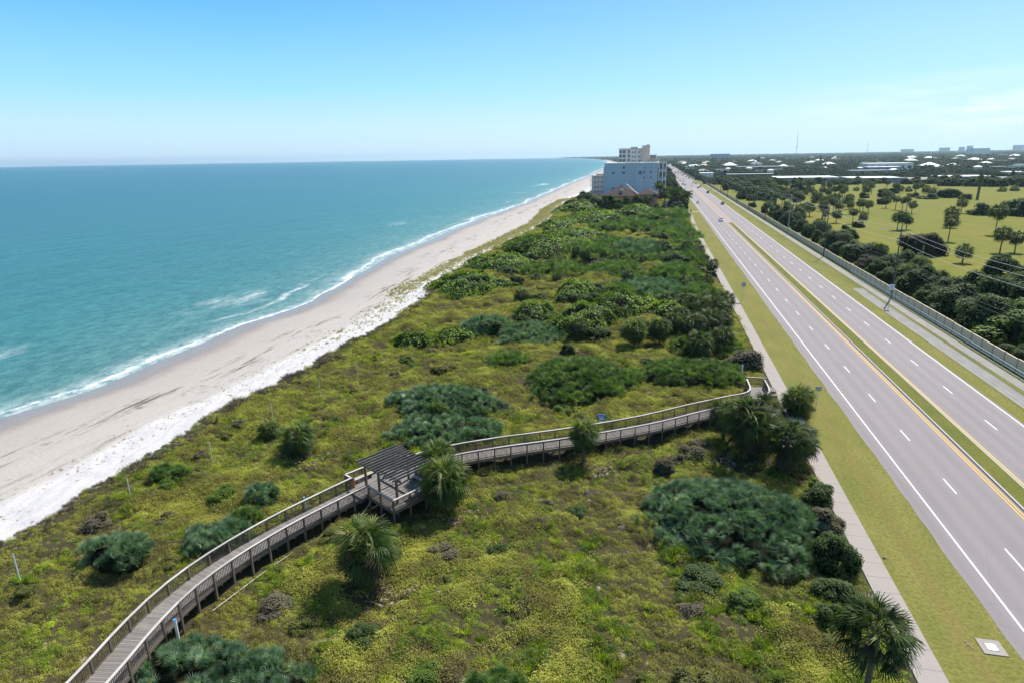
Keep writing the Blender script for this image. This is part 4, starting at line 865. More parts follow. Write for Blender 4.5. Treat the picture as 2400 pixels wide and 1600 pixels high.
# shrubs on the dune
SH = [('shrub_near', 15.5, 48.2, 2.1, 3.4, 'dark green shrub tight against the sidewalk, nearest of three by the palmetto mound'), ('shrub_near', 16.4, 58.4, 2.0, 2.1, 'green shrub on the sidewalk side behind the big palmetto mound'), ('greyshrub_near', 15.9, 53.5, 1.9, 2.4, 'grey-brown twiggy shrub between the two green sidewalk shrubs'), ('shrub_near', 13.5, 41.3, 1.4, 1.6, 'isolated round dark shrub on the light scrub near the bottom right palm'), ('brightshrub_near', 13.3, 63.0, 1.4, 1.3, 'clipped-looking bright green dome shrub between palmetto mound and palms'), ('greyshrub_near', 2.2, 61.8, 1.3, 1.9, 'bare grey twiggy bush like a tiny tree behind the palmetto mound'), ('greyshrub_mid', 14.9, 99.6, 3.2, 3.0, 'olive brown shrub rounding the sidewalk above the boardwalk entrance'), ('shrub_mid', -13.4, 101.2, 1.6, 2.2, 'dark round shrub beside the bare sand patch'), ('shrub_mid', -2.9, 248.3, 5.5, 3.6, 'wide dark shrub in the far middle of the dune'), ('shrub_mid', 17.0, 176.4, 1.8, 2.2, 'small dark shrub at the sidewalk edge in mid distance'), ('shrub_mid', -39.0, 196.6, 3.8, 3.2, 'dark shrub between sea grape masses near the beach'), ('shrub_mid', -25.7, 197.3, 2.6, 3.0, 'small upright dark shrub right of the beach-side one'), ('shrub_mid', 11.1, 352.1, 7.2, 4.9, 'dark shrub by the sidewalk bend below the round blue-green bush'), ('greyshrub_mid', 12.3, 183.5, 3.1, 2.3, 'brownish flat shrub near the wind-leaned sidewalk palm'), ('shrub_near', 14.6, 44.6, 1.8, 1.8, 'low dark olive shrub in front of the big palmetto mound'), ('brightshrub_near', -23.4, 41.2, 1.3, 1.2, 'bright green low shrub between large shaggy palm and boardwalk'), ('greyshrub_near', -16.2, 43.2, 1.6, 1.1, 'grey brown shrub right of the large shaggy palm'), ('greyshrub_near', 5.6, 66.8, 2.4, 1.7, 'olive shrub against the boardwalk left of the dark palms'), ('shrub_near', 4.8, 44.2, 2.2, 1.0, 'low dark shrub on the near edge of the palmetto mound'), ('brightshrub_near', 17.1, 61.5, 1.0, 1.0, 'small yellowish shrub at the sidewalk under the palms'), ('greyshrub_mid', 15.4, 224, 2.6, 2.2, 'tan scrub bush at the sidewalk edge far up the path'), ('shrub_mid', 15.6, 206, 2.2, 2.4, 'round shrub at the sidewalk between two far palms')]
for i, (k, x, y, r, h, lab) in enumerate(SH):
    if lab in ('small dark shrub at the sidewalk edge in mid distance',): x = 15.8
    bush(k, i, x, y, -.1, r, h, lab, group='shrubs on the dune')

ORD = 'first second third fourth fifth sixth seventh eighth ninth tenth eleventh twelfth thirteenth fourteenth fifteenth sixteenth seventeenth eighteenth nineteenth twentieth'.split()
rowy = [116, 143, 163, 190, 213, 238, 268, 305, 345]
for ri, y0 in enumerate(rowy):
    row = []
    for q_ in range(10):
        for _ in range(20):
            x = random.uniform(-48 if ri > 1 else -30, 14.5); y = y0+random.uniform(-8, 8)
            if all(((x-c_[0])/c_[2])**2+((y-c_[1])/c_[3])**2 > .55 for c_ in GRAPE) and all(abs(x-k_[0]) > 2.6 for k_ in row): break
        row.append((x, y))
    for n_, (x, y) in enumerate(sorted(row, key=lambda p_: p_[0]/p_[1])):
        r = random.uniform(1.5, 3.8)*(1+ri*.08); kd = random.choice(['shrub_mid', 'shrub_mid', 'tree_mid', 'greyshrub_mid', 'brightshrub_mid'])
        if random.random() < .30: palm(x, y, float(dune_z(np.array(x), np.array(y)))-.2, random.uniform(2.6, 4.6), random.uniform(1.6, 2.4), 'bushy little palm, %s plant from left in dune scrub row %s' % (ORD[n_], ORD[ri]), int(x*3) % 7, False, 1.2, 'scattered plants in the dune scrub')
        else: bush(kd, int(x) % 5, x, y, float(dune_z(np.array(x), np.array(y)))-.2, r, r*random.uniform(.7, 1.0), '%s bush, %s plant from left in dune scrub row %s' % ({'shrub_mid': 'dark green', 'tree_mid': 'blackish green', 'greyshrub_mid': 'grey-brown', 'brightshrub_mid': 'bright green'}[kd], ORD[n_], ORD[ri]), group='scattered plants in the dune scrub')

rows_ = {}
for q_ in range(64):
    for _ in range(40):
        y = random.uniform(30, 100); x = random.uniform(-52, 15)
        pd = min((p_.x-x)**2+(p_.y-y)**2 for p_ in path[::4]); uu = (x-O.x)*U.x+(y-O.y)*U.y; vv = (x-O.x)*Vv.x+(y-O.y)*Vv.y
        if pd > 7 and not (-2 < uu < 8 and -5 < vv < 6) and all(((x-c_[0])/(c_[2]+.7))**2+((y-c_[1])/(c_[3]+.7))**2 > 1 for c_ in GRAPE+PALMETTO) and all((x-k_[0])**2+(y-k_[1])**2 > 9 for k_ in DP): break
    rows_.setdefault(int((y-30)//12), []).append((x, y))
for ri in sorted(rows_):
    for n_, (x, y) in enumerate(sorted(rows_[ri], key=lambda p_: p_[0]/p_[1])):
        kd = random.choice(['greyshrub_near', 'greyshrub_near', 'oliveshrub_near', 'oliveshrub_near', 'shrub_near', 'brightshrub_near']); r = random.uniform(.7, 1.7)
        bush(kd, int(x*2) % 5, x, y, float(dune_z(np.array(x), np.array(y)))-.15, r, r*random.uniform(.55, .8), 'low %s bush on the near dune, %s from left in the %s row' % ({'greyshrub_near': 'grey twiggy', 'oliveshrub_near': 'olive', 'shrub_near': 'dark green', 'brightshrub_near': 'bright green'}[kd], ORD[n_], 'nearest' if ri == 0 else ORD[ri]), group='low bushes on the near dune')

# ------------------------------------------------------------------ garden, house and trees round it
for i, (x, y, r, h, k, lab) in enumerate([(12.6, 388, 5.6, 6.6, 'blueshrub_mid', 'big round blue-green bush beside the driveway of the orange house'), (-19, 384, 5, 6.6, 'tree_mid', 'dark rounded tree in front of the brown house roof'), (-12.5, 383, 3.4, 3.6, 'tree_mid', 'small tree left of the garden wall'), (-7.5, 380, 3.2, 4.4, 'tree_mid', 'green bush below the orange house gable'), (0.5, 380.5, 3.0, 5.8, 'tree_mid', 'dark upright tree left of the orange turret'), (-50, 470, 8, 8.5, 'tree_mid', 'green trees at the foot of the pink block by the beach'), (-52, 420, 9, 6.5, 'tree_mid', 'dark sea-side thicket left of the blue block'), (15, 440, 8, 9.5, 'tree_mid', 'tall leafy tree between blue block and road'), (8, 470, 7, 10, 'tree_mid', 'tree under the white balcony frames'), (16, 500, 7, 8, 'tree_mid', 'roadside tree beyond the coconut palms'), (-6, 432, 5, 5.2, 'brightshrub_mid', 'bright hedge at the base of the blue block'), (-28, 389, 7, 10, 'tree_mid', 'rounded tree in front of the left end of the house'), (-35.5, 394, 7, 9.5, 'tree_mid', 'leafy tree at the left corner of the house'), (-15, 388, 6, 10.4, 'tree_mid', 'dark tree against the middle of the house wall'), (-8.5, 386, 5, 10, 'tree_mid', 'upright tree left of the orange gable'), (-22, 386, 5.5, 8.8, 'brightshrub_mid', 'bright bush below the brown roof'), (4, 388, 2.6, 4.4, 'tree_mid', 'small tree beside the orange garden building'), (9.5, 400, 4, 7, 'tree_mid', 'dark tree under the middle coconut palms'), (16, 404, 4, 6.5, 'tree_mid', 'dark tree under the roadside coconut palms')]):
    bush(k, 40+i, x, y, -.1, r, h, lab, 'tree' if h > 5 else 'shrub', 'tree' if h > 5 else 'shrub', 'garden trees round the house')
def cocofrond():
    V = []; F = []
    n = 16
    for i in range(n):
        t = (i+1)/n
        for sgn in (-1, 1):
            b0 = len(V); bx = t; bz = -.55*t*t; L_ = .32*math.sin(math.pi*min(1, .15+t*.85))+.03
            V += [(bx-.03, 0, bz), (bx+.03, 0, bz), (bx+.06+.12*L_, sgn*L_*.6, bz-.10*L_), (bx+.10, sgn*L_, bz-.45*L_)]; F.append((b0, b0+1, b0+2, b0+3))
    return np.array(V), np.array(F)
CF = cocofrond()
def cococrown(seed):
    rs = np.random.RandomState(seed); n = 20; el = np.linspace(-.35, 1.25, n)+rs.randn(n)*.08; az = np.arange(n)*2.4+rs.rand(n)*.4; R = rots(n, az, -el, rs.randn(n)*0)
    W, FF, r = stamp(CF[0], CF[1], R, .85+.3*rs.rand(n), np.zeros((n, 3)), rs.rand(n)); return mkmesh('crown', W, FF, M['palmfar'], {'rnd': r})
CC = [cococrown(i) for i in range(3)]
def coco(x, y, h, r, label, v):
    e_ = empty('coconut_palm', (x, y, -.1), v*1.3); tag(e_, label, 'palm tree', 'coconut palms in the garden'); t_ = obj('trunk', TR[v % 5], e_); t_.scale = (.2, .2, h-r*.4)
    c_ = obj('crown', CC[v % 3], e_); c_.location = (0, 0, h-r*.4); c_.scale = (r, r, r)
for v, (x, y, h, r, lab) in enumerate([(1.8, 397, 15.5, 4.2, 'tallest dark coconut palm right of the brown roof'), (8.5, 402, 12.6, 4.6, 'coconut palm in the middle of the garden group'), (13.5, 405, 11.2, 4.8, 'feathery coconut palm nearest the road'), (17.0, 396, 9.8, 4.2, 'low coconut palm hanging over the road edge'), (5.2, 394, 10.4, 4.0, 'coconut palm behind the orange turret'), (11, 415, 12, 4.5, 'coconut palm at the back of the garden group'), (-4.5, 388, 8.6, 3.2, 'small palm in front of the orange gable'), (17.5, 412, 10, 4.4, 'coconut palm behind the one hanging over the road')]): coco(x, y, h, r, lab, v)
def hip(mb, x0, x1, y0, y1, z, h, ov=.8):
    x0 -= ov; x1 += ov; y0 -= ov; y1 += ov; w_ = min(x1-x0, y1-y0)/2
    if x1-x0 > y1-y0: a, b_ = (x0+w_, (y0+y1)/2, z+h), (x1-w_, (y0+y1)/2, z+h); V = [(x0, y0, z), (x1, y0, z), (x1, y1, z), (x0, y1, z), a, b_]; F = [(0, 1, 5, 4), (2, 3, 4, 5), (1, 2, 5, 5), (3, 0, 4, 4)]
    else: a, b_ = ((x0+x1)/2, y0+w_, z+h), ((x0+x1)/2, y1-w_, z+h); V = [(x0, y0, z), (x1, y0, z), (x1, y1, z), (x0, y1, z), a, b_]; F = [(1, 2, 5, 4), (3, 0, 4, 5), (0, 1, 4, 4), (2, 3, 5, 5)]
    return V, F, a, b_
def roofmesh(parts, mat, name='roof'):
    V = []; F = []
    for (x0, x1, y0, y1, z, h) in parts:
        v, f_, a, b_ = hip(None, x0, x1, y0, y1, z, h); n = len(V); V += v; F += [tuple(dict.fromkeys(k+n for k in ff)) for ff in f_]; F.append((n+3, n+2, n+1, n))
    me = bpy.data.meshes.new(name); me.from_pydata(V, [], F); me.materials.append(mat); return me
def window(parent, x0, x1, y, z0, z1, frame='white', mull=1):
    """window on a wall facing the camera (normal -y)"""
    f_ = MB(); t = .12; f_.box(x0-t, x1+t, y-.06, y+.02, z0-t, z0); f_.box(x0-t, x1+t, y-.06, y+.02, z1, z1+t); f_.box(x0-t, x0, y-.06, y+.02, z0, z1); f_.box(x1, x1+t, y-.06, y+.02, z0, z1)
    for k in range(mull): xm = x0+(x1-x0)*(k+1)/(mull+1); f_.box(xm-.05, xm+.05, y-.055, y+.02, z0, z1)
    w_ = f_.build('window', M[frame], parent); g_ = MB(); g_.box(x0, x1, y-.02, y+.02, z0, z1); g_.build('pane', M['glass'], w_); return w_
hs_ = empty('house', (0, 0, 0)); tag(hs_, 'brown-roofed house with orange walls half hidden by palms below the blue block', 'house')
mb = MB(); mb.box(-33, -10, 400, 424, -.2, 8.2); mb.box(-10, 1, 398, 416, -.2, 9.2); mb.box(-3.3, .9, 392, 398, -.2, 8.0); mb.build('wall', M['orange'], hs_)
obj('roof', roofmesh([(-33, -10, 400, 424, 8.2, 5.9), (-10, 1, 398, 416, 9.2, 2.9), (-3.3, .9, 392, 398.6, 8.0, 1.8)], M['brownroof']), hs_)
mb = MB(); mb.beam((-18.5, 411.8, 14.9), (-9.8, 399.3, 8.5), .7, .25); mb.beam((-24, 411.9, 14.9), (-18.5, 411.9, 14.9), .7, .3); mb.beam((-16, 411.8, 15.0), (-12.5, 411.8, 14.0), .8, .3); mb.beam((-9.2, 407, 12.2), (1.8, 416.4, 9.3), .5, .25); mb.build('ridge_tile', M['ridge'], hs_)
mb = MB(); mb.box(-22, -20, 403, 406, 9.5, 12.0); mb.build('dormer', M['ridge'], hs_)
window(hs_, -2.2, -.6, 392, 4.6, 6.6)
tu = empty('garden_house', (5.3, 394, 0)); tag(tu, 'small orange garden building with grey peaked roof and white columns', 'garden building')
mb = MB(); mb.box(-1.3, 1.3, 0, 2.6, -.2, 4.2); mb.build('wall', M['orange'], tu); obj('roof', roofmesh([(-1.3, 1.3, 0, 2.6, 4.2, 1.8)], M['roofgrey']), tu)
for x in (-1.3, 1.3): mb = MB(); mb.tube([(x, -.9, -.2), (x, -.9, 3.6)], .16, 8); mb.build('column', M['white'], tu)
mb = MB(); mb.box(-1.5, 3.2, -4.6, -2.8, -.2, 1.0); mb.build('terrace', M['white'], tu)
gw = MB(); gw.box(1.5, 9.0, 383, 383.3, -.2, 1.1); gwo = gw.build('garden_wall', M['sigblack']); tag(gwo, 'low black garden wall with white end post in front of the orange building', 'wall')
g2 = MB(); g2.box(8.9, 9.3, 382.9, 383.4, -.2, 1.8); g2.build('end_post', M['white'], gwo)
fp = empty('letterbox_post', (20.2, 384.1, 0)); tag(fp, 'short brown brick letterbox post at the driveway mouth', 'letterbox')
mb = MB(); mb.box(-.3, .3, -.3, .3, -.05, 1.3); mb.build('pillar', M['brownroof'], fp); mb = MB(); mb.box(-.36, .36, -.36, .36, 1.3, 1.42); mb.build('cap', M['curb'], fp)

# ------------------------------------------------------------------ apartment blocks
bb = empty('apartment_building', (-17, 440, 0)); tag(bb, 'windowless-looking pale blue apartment block, nearest and widest of the towers', 'apartment building')
def bx(par, name, mat, *a):
    mb = MB()
    for q_ in a: mb.box(q_[0]-par.location.x, q_[1]-par.location.x, q_[2]-par.location.y, q_[3]-par.location.y, q_[4], q_[5])
    return mb.build(name, mat, par)
bx(bb, 'wall', M['blue'], (-34.7, .3, 440, 490, -.2, 27.0)); bx(bb, 'parapet', M['roofwhite'], (-35.0, .6, 439.7, 440.3, 27.0, 27.5), (-35.0, -34.4, 440.3, 490.3, 27.0, 27.5), (0, .6, 440.3, 490.3, 27.0, 27.5))
bx(bb, 'roof', M['roofwhite'], (-34.4, 0, 440.3, 490.3, 27.0, 27.1))
bx(bb, 'bay', M['bluelt'], (-14.2, -9.3, 439.4, 440, -.2, 25.4)); bx(bb, 'side_bay', M['bluelt'], (-35.9, -34.7, 446, 485, 6, 25))
for k in range(8): bx(bb, 'band', M['bluelt'], (-34.75, .34, 439.93, 440, 3.3*k+3.0, 3.3*k+3.16))
for (x0, x1, z0, z1) in [(-22.8, -21.2, 23.7, 25.0), (-22.8, -21.2, 20.3, 21.7), (-29.7, -28.0, 20.2, 21.6), (-29.5, -27.8, 10.1, 11.4), (-8.9, -8.0, 23.9, 24.4), (-4.8, -3.6, 23.8, 24.2), (-8.9, -8.0, 20.5, 21.8), (-4.6, -3.7, 20.5, 21.9), (-8.7, -7.9, 17.1, 18.3), (-4.6, -3.7, 17.1, 18.3)]:
    w_ = window(bb, x0+17, x1+17, -.0, z0, z1, 'blue')
w_ = window(bb, -12.4+17, -9.9+17, -.62, 19.8, 22.3, 'white', 3)
for i, x in enumerate((-21, -19.6, -18.2, -16.5, -15.2, -14, -12, -8, -6.4, -3.4)):
    u_ = empty('air_conditioner', (x, 452+(i % 3)*4, 27.1)); tag(u_, 'small dark air conditioning unit on the roof of the blue block', 'air conditioner', 'rooftop units on the blue block')
    mb = MB(); mb.box(-.5, .5, -.5, .5, 0, 1.0); mb.build('cabinet', M['roofgrey'], u_); mb = MB(); mb.tube([(0, 0, 1.0), (0, 0, 1.12)], .36, 10); mb.build('fan_guard', M['sigblack'], u_)
mb = MB(); mb.box(-.3, .3, -.35, 0, -.15, .15); fl = mb.build('flood_lamp', M['white']); fl.location = (-19.9, 440, 26.2); tag(fl, 'white flood lamp high on the blue wall', 'lamp')
# tan tower behind
tb_ = empty('apartment_building', (-20, 600, 0)); tag(tb_, 'cream and tan tower with many windows rising behind the blue block', 'apartment building')
bx(tb_, 'wall', M['cream'], (-34.7, -14.1, 600, 640, -.2, 37.9), (-24.2, -18.0, 600.5, 640, 37.9, 39.1)); bx(tb_, 'stair_tower', M['tan'], (-14.1, -7.4, 597, 612, -.2, 40.2), (-10.7, -7.4, 597, 612, 40.2, 41.1))
bx(tb_, 'cornice', M['tan'], (-34.9, -14.1, 599.8, 600, 37.2, 38.1), (-24.4, -17.8, 600.2, 600.5, 38.3, 39.3), (-14.2, -7.3, 596.7, 597, 39.6, 40.4))
for r in range(6):
    z = 34.0-r*3.75
    for (x0, x1, mu) in ((-34.2, -32.2, 1), (-31.3, -28.9, 2), (-26.8, -24.9, 2), (-23.2, -21.9, 1), (-20.9, -19.6, 1), (-17.3, -16.1, 1)):
        window(tb_, x0+20, x1+20, 0, z, z+(2.6 if x0 < -24 else 1.4), 'cream', mu)
    window(tb_, -15.4+20, -14.8+20, 0, z+.8, z+1.5, 'cream', 0)
# white balcony frames
wf = empty('apartment_building', (4, 530, 0)); tag(wf, 'block with open white balcony frames at the roadside right of the blue block', 'apartment building')
bx(wf, 'wall', M['wallgrey'], (1.2, 6.9, 534, 560, -.2, 26.2))
for x in (1.3, 4.2, 6.9): bx(wf, 'column', M['white'], (x-.2, x+.2, 529.8, 530.2, -.2, 26.2))
for z in (7, 13, 19.6, 26.2): bx(wf, 'balcony_slab', M['white'], (1.1, 7.1, 529.6, 534, z, z+.35))
for r in range(4): window(wf, 1.8-4, 3.8-4, 4.0, 2+r*6.4, 6+r*6.4, 'white', 1); window(wf, 4.6-4, 6.6-4, 4.0, 2+r*6.4, 6+r*6.4, 'white', 1)
pb = empty('apartment_building', (-5, 570, 0)); tag(pb, 'peach block whose top shows just above the right end of the blue roof', 'apartment building')
bx(pb, 'wall', M['pink'], (-8.6, -.4, 560, 590, -.2, 28.6)); bx(pb, 'parapet', M['tan'], (-8.8, -.2, 559.7, 560, 28.0, 28.9)); window(pb, -2, 0, -10, 22, 24); window(pb, 2, 4, -10, 22, 24)
gb = empty('apartment_building', (-8, 660, 0)); tag(gb, 'grey stepped roofs with white stair frame between tan tower and road', 'apartment building')
bx(gb, 'wall', M['wallgrey'], (-15.9, -2, 650, 690, -.2, 29.6), (-8.5, -1.9, 655, 680, 29.6, 32.2)); bx(gb, 'stair_frame', M['white'], (-1.9, -1.3, 649, 650, 20, 33), (1.1, 1.6, 649, 650, 20, 29)); window(gb, -2, 1, -10.2, 24, 26.5)
kb = empty('apartment_building', (-58, 560, 0)); tag(kb, 'low pinkish beachfront block with balconies left of the blue block', 'apartment building')
bx(kb, 'wall', M['pink'], (-54.6, -36, 556, 580, -.2, 16.2)); bx(kb, 'roof', M['roofgrey'], (-51.5, -36, 560, 580, 16.2, 17.3))
for k in range(4): bx(kb, 'balcony_slab', M['cream'], (-55.6, -36, 554.2, 556, 3.6+k*4.1, 3.95+k*4.1))
for k in (0, 2.4): bx(kb, 'column', M['white'], (-55.5+k, -55.2+k, 554.3, 554.6, -.2, 16.2))
for k in range(4):
    for x in (-52.4, -49.6, -46.3): window(kb, x+58, x+1.1+58, -4, 1.6+k*4.1, 2.9+k*4.1, 'cream', 1)
for i, (x0, x1, y0, h, c_) in enumerate([(-40, -18, 760, 21, 'cream'), (-34, -14, 980, 18, 'tan'), (-52, -30, 1300, 24, 'cream'), (-66, -40, 1750, 26, 'pink')]):
    b_ = empty('apartment_building', ((x0+x1)/2, y0, 0)); tag(b_, ['cream beachfront block hidden behind the first towers', 'tan beachfront block further down the coast', 'cream block far down the coast road', 'most distant pale block on the coast road'][i], 'apartment building')
    bx(b_, 'wall', M[c_], (x0, x1, y0, y0+30, -.2, h)); bx(b_, 'parapet', M['roofwhite'], (x0-.2, x1+.2, y0-.2, y0, h-.3, h+.4)); window(b_, -4, 4, 0, h-4, h-2, 'white', 3)

# ------------------------------------------------------------------ boundary wall and railing
wl = empty('boundary_wall', (54.3, 300, 0)); tag(wl, 'long beige panelled concrete wall between sidewalk and palm meadow', 'wall')
mp_ = None
panel = MB(); panel.box(0, .14, .12, 3.53, -.1, 1.92); panel.box(-.04, .18, .12, 3.53, 1.92, 2.02)
pm = panel.mesh('panel', plain('beige_concrete', (.60, .51, .35), .9, .15, .1, .6)); pier = MB(); pier.box(-.05, .19, -.12, .12, -.1, 2.06); pierm = pier.mesh('pier', plain('beige_pier', (.34, .28, .19), .9, .15, .1, 1))
for i in range(92):
    y = 60+i*3.65-300; dzv = .16*((i//6) % 2)
    o = obj('panel', pm, wl); o.location = (0, y, dzv*0); o.scale = (1, 1, 1+dzv*.3)
    o = obj('pier', pierm, wl); o.location = (0, y, 0)
mb = MB()
for i in range(92, 190): y = 60+i*3.65-300; mb.box(0, .14, y, y+3.65, -.1, 1.95); mb.box(-.05, .19, y-.12, y+.12, -.1, 2.05)
mb.build('far_panel', pm.materials[0], wl)
gr_ = empty('pipe_railing', (53.35, 120, 0)); tag(gr_, 'grey steel pipe railing along the sidewalk in front of the beige wall', 'railing')
mb = MB(); mb.tube([(0, -60, 1.08), (0, 66, 1.08), (0, 66.6, .9), (0, 66.6, .0)], .06, 6); mb.build('top_rail', M['steel'], gr_)
mb = MB(); mb.tube([(0, -60, .6), (0, 66.5, .6)], .03, 6); mb.tube([(0, -60, .15), (0, 66.5, .15)], .03, 6); mb.build('lower_rail', M['steel'], gr_)
pp = MB(); pp.tube([(0, 0, -.1), (0, 0, 1.08)], .035, 6); ppm = pp.mesh('post', M['steel'])
for i in range(53): o = obj('post', ppm, gr_); o.location = (0, -60+i*2.4, 0)

# ------------------------------------------------------------------ utility poles and cables
def upole(x, y, h, mat, label, arm=False, r=.19):
    e_ = empty('utility_pole', (x, y, 0)); tag(e_, label, 'utility pole', 'utility poles along the beige wall')
    mb = MB(); mb.tube([(0, 0, -.3), (0, 0, h*.5), (0, 0, h)], [r, r*.82, r*.62], 10); mb.build('shaft', mat, e_, True)
    for k in range(3):
        z = h-.15-1.35*k; m_ = MB(); m_.tube([(0, 0, z), (-.55 if k != 1 else .55, 0, z+.12)], .05, 5); b_ = m_.build('bracket', M['cpole'], e_)
        m_ = MB(); xx = -.6 if k != 1 else .6; m_.tube([(xx, 0, z+.1), (xx, 0, z+.2), (xx, 0, z+.32)], [.07, .11, .06], 8); m_.build('insulator', M['white'], b_)
    return e_
PY = [33, 94, 155.2, 217.6, 277, 336, 396, 455, 515, 575, 636, 697, 758, 820]
PN = ['concrete pole at the frame edge', 'pole just outside', 'tall utility pole beside the white bus stop sign', 'utility pole behind the wall standing in dark foliage, second from the near end', 'slim pale utility pole, third along the wall', 'utility pole, fourth along the wall', 'utility pole, fifth along the wall', 'utility pole, sixth along the wall', 'utility pole, seventh along the wall', 'utility pole, eighth along the wall', 'utility pole, ninth along the wall', 'utility pole, tenth along the wall', 'utility pole, eleventh along the wall', 'most distant utility pole at the end of the wall']
for i, y in enumerate(PY):
    if i < 2: continue
    upole(53.45, y, 15.9, M['pole'] if i != 4 else M['cpole'], PN[i])
p = upole(61.4, 116, 9.2, M['pole'], 'shorter pole with transformer standing among the dark shrubs behind the wall', r=.15); mb = MB(); mb.tube([(.35, 0, 7.4), (.35, 0, 8.5)], .26, 10); mb.build('transformer', M['cpole'], p)
def cable(x, z, mat, rad, label, sag=.9, x2=None):
    mb = MB(); pts = []
    for a, b_ in zip(PY, PY[1:]):
        for k in range(8): t = k/8; pts.append((x, a+(b_-a)*t, z-4*sag*t*(1-t)))
    pts.append((x, PY[-1], z)); mb.tube(pts, rad, 4); tag(mb.build('power_cable', mat), label, 'cable', 'power cables along the wall')
cable(52.85, 16.05, M['wire'], .024, 'topmost pale power cable strung along the pole tops', .9); cable(54.05, 14.7, M['wire'], .024, 'second pale power cable on the field side of the poles', .9); cable(52.85, 13.35, M['wire'], .024, 'third pale power cable below the pole tops', .9)
cable(53.2, 10.2, M['wiredark'], .028, 'upper dark telephone cable halfway up the poles', 1.2); cable(53.2, 9.3, M['wiredark'], .032, 'middle dark telephone cable on the poles', 1.3); cable(53.2, 8.6, M['wiredark'], .032, 'lowest dark telephone cable on the poles', 1.3)

# ------------------------------------------------------------------ signs, posts, small things
def signpost(x, y, h, w_, hh, mat, label, cat='sign', lines=False, face=-1):
    e_ = empty('road_sign', (x, y, 0)); tag(e_, label, cat)
    mb = MB(); mb.tube([(0, 0, -.1), (0, 0, h)], .04, 6); mb.build('post', M['steel'], e_)
    mb = MB(); mb.box(-w_/2, w_/2, -.06, -.03, h-hh, h+.05); p_ = mb.build('panel', mat, e_)
    if lines:
        m_ = MB(); m_.box(-w_*.36, w_*.36, -.066, -.062, h-hh*.30, h-hh*.18); m_.box(-w_*.30, w_*.30, -.066, -.062, h-hh*.52, h-hh*.42); m_.box(-w_*.2, w_*.2, -.066, -.062, h-hh*.75, h-hh*.66); m_.build('print', M['signblue'], p_)
signpost(20.3, 147.3, 4.3, .95, .95, M['signgrey'], 'square grey road sign on the left verge seen from behind'); signpost(22.2, 84.6, 2.6, .75, .6, M['signgrey'], 'small grey sign half behind the palm at the boardwalk entrance')
signpost(50.0, 145.5, 5.0, 1.0, 1.15, M['white'], 'white sign with blue print at the end of the concrete lane', lines=True)
e_ = empty('information_sign', (-5.1, 69.4, 0)); tag(e_, 'blue information panel just behind the boardwalk railing', 'sign')
mb = MB(); mb.box(-.45, .45, -.03, .03, 2.1, 2.9); pn = mb.build('panel', M['signblue'], e_); mb = MB(); mb.box(-.25, .25, -.04, -.032, 2.2, 2.45); mb.box(-.36, .2, -.04, -.032, 2.55, 2.62); mb.build('print', M['white'], pn)
for x in (-.4, .4): mb = MB(); mb.tube([(x, 0, -.1), (x, 0, 2.1)], .04, 6); mb.build('post', M['post'], e_)
for i, (x, y, h, r, lab) in enumerate([(-31.2, 30.0, 2.2, .1, 'thick white pipe post standing against the near boardwalk railing'), (-30.6, 46.0, 2.6, .09, 'white pipe post behind the outer railing near the trash bin'), (13.9, 94.5, 2.0, .1, 'white pipe post at the road end of the boardwalk'), (-49.8, 45.7, 2.7, .04, 'tall thin pale pole on the slope by the white sand, second from the left'), (-48.2, 32.8, 3.2, .045, 'thin grey pole with a cross wire at the left edge of the dune'), (-47.4, 54.7, 2.6, .035, 'thin pole on the slope, third from the left'), (-47.3, 66.4, 2.6, .035, 'thin pole above the low stemless palm'), (-45.0, 74.6, 2.8, .035, 'thin greenish pole over the bright vines, fifth from the left'), (-43.5, 83.2, 2.8, .035, 'furthest thin pole on the seaward slope')]):
    e_ = empty('marker_post', (x, y, -.2)); tag(e_, lab, 'post', 'white pipe and thin marker posts on the dune'); mb = MB(); mb.tube([(0, 0, 0), (0, 0, h)], r, 8); mb.build('pipe', M['pvc'], e_); mb = MB(); mb.tube([(0, 0, h), (0, 0, h+.05)], r*1.2, 8); mb.build('cap', M['signblue' if i < 3 else 'cpole'], e_)
    if i == 4: mb = MB(); mb.beam((-.05, 0, h-.3), (.5, .1, h-.2), .02, .02); mb.beam((-.05, 0, h-.7), (.4, .1, h-.65), .02, .02); mb.build('cross_wire', M['cpole'], e_)
dr = empty('storm_drain', (23.6, 40.9, 0)); tag(dr, 'square pale concrete drain slab with a steel lid set in the grass verge', 'drain cover')
mb = MB(); mb.box(-.72, .72, -.72, .72, -.1, .05); mb.build('slab', M['walk'], dr); mb = MB(); mb.box(-.3, .3, -.3, .3, .05, .06); mb.build('lid', M['steel'], dr)
mb = MB(); mb.beam((-.34, -.34, .062), (.34, -.34, .062), .05, .02); mb.beam((-.34, .34, .062), (.34, .34, .062), .05, .02); mb.beam((-.34, -.34, .062), (-.34, .34, .062), .05, .02); mb.beam((.34, -.34, .062), (.34, .34, .062), .05, .02); mb.build('rim', M['cpole'], dr)
mb = MB(); mb.tube([(0, 0, .03), (.15, -.45, .08), (.3, -.9, .03)], [.03, .025, .01], 5); mb.tube([(.1, -.3, .06), (-.2, -.55, .05)], [.02, .01], 5); o = mb.build('fallen_branch', M['ridge']); o.location = (22.1, 41.2, 0); tag(o, 'bleached forked branch lying on the grass beside the drain slab', 'branch')
o = obj('fallen_frond', mkmesh('fallen_frond', FR_LO[0]*.9, FR_LO[1], M['litter']), None, (19.3, 50.2, .12)); tag(o, 'dry curled palm leaf lying on the sidewalk edge', 'fallen leaf')
o = obj('fallen_frond', mkmesh('fallen_frond', FR_LO[0]*1.3, FR_LO[1], M['litter']), None, (21.0, 87.5, .12)); tag(o, 'brown palm leaf lying on the grass near the boardwalk entrance', 'fallen leaf')
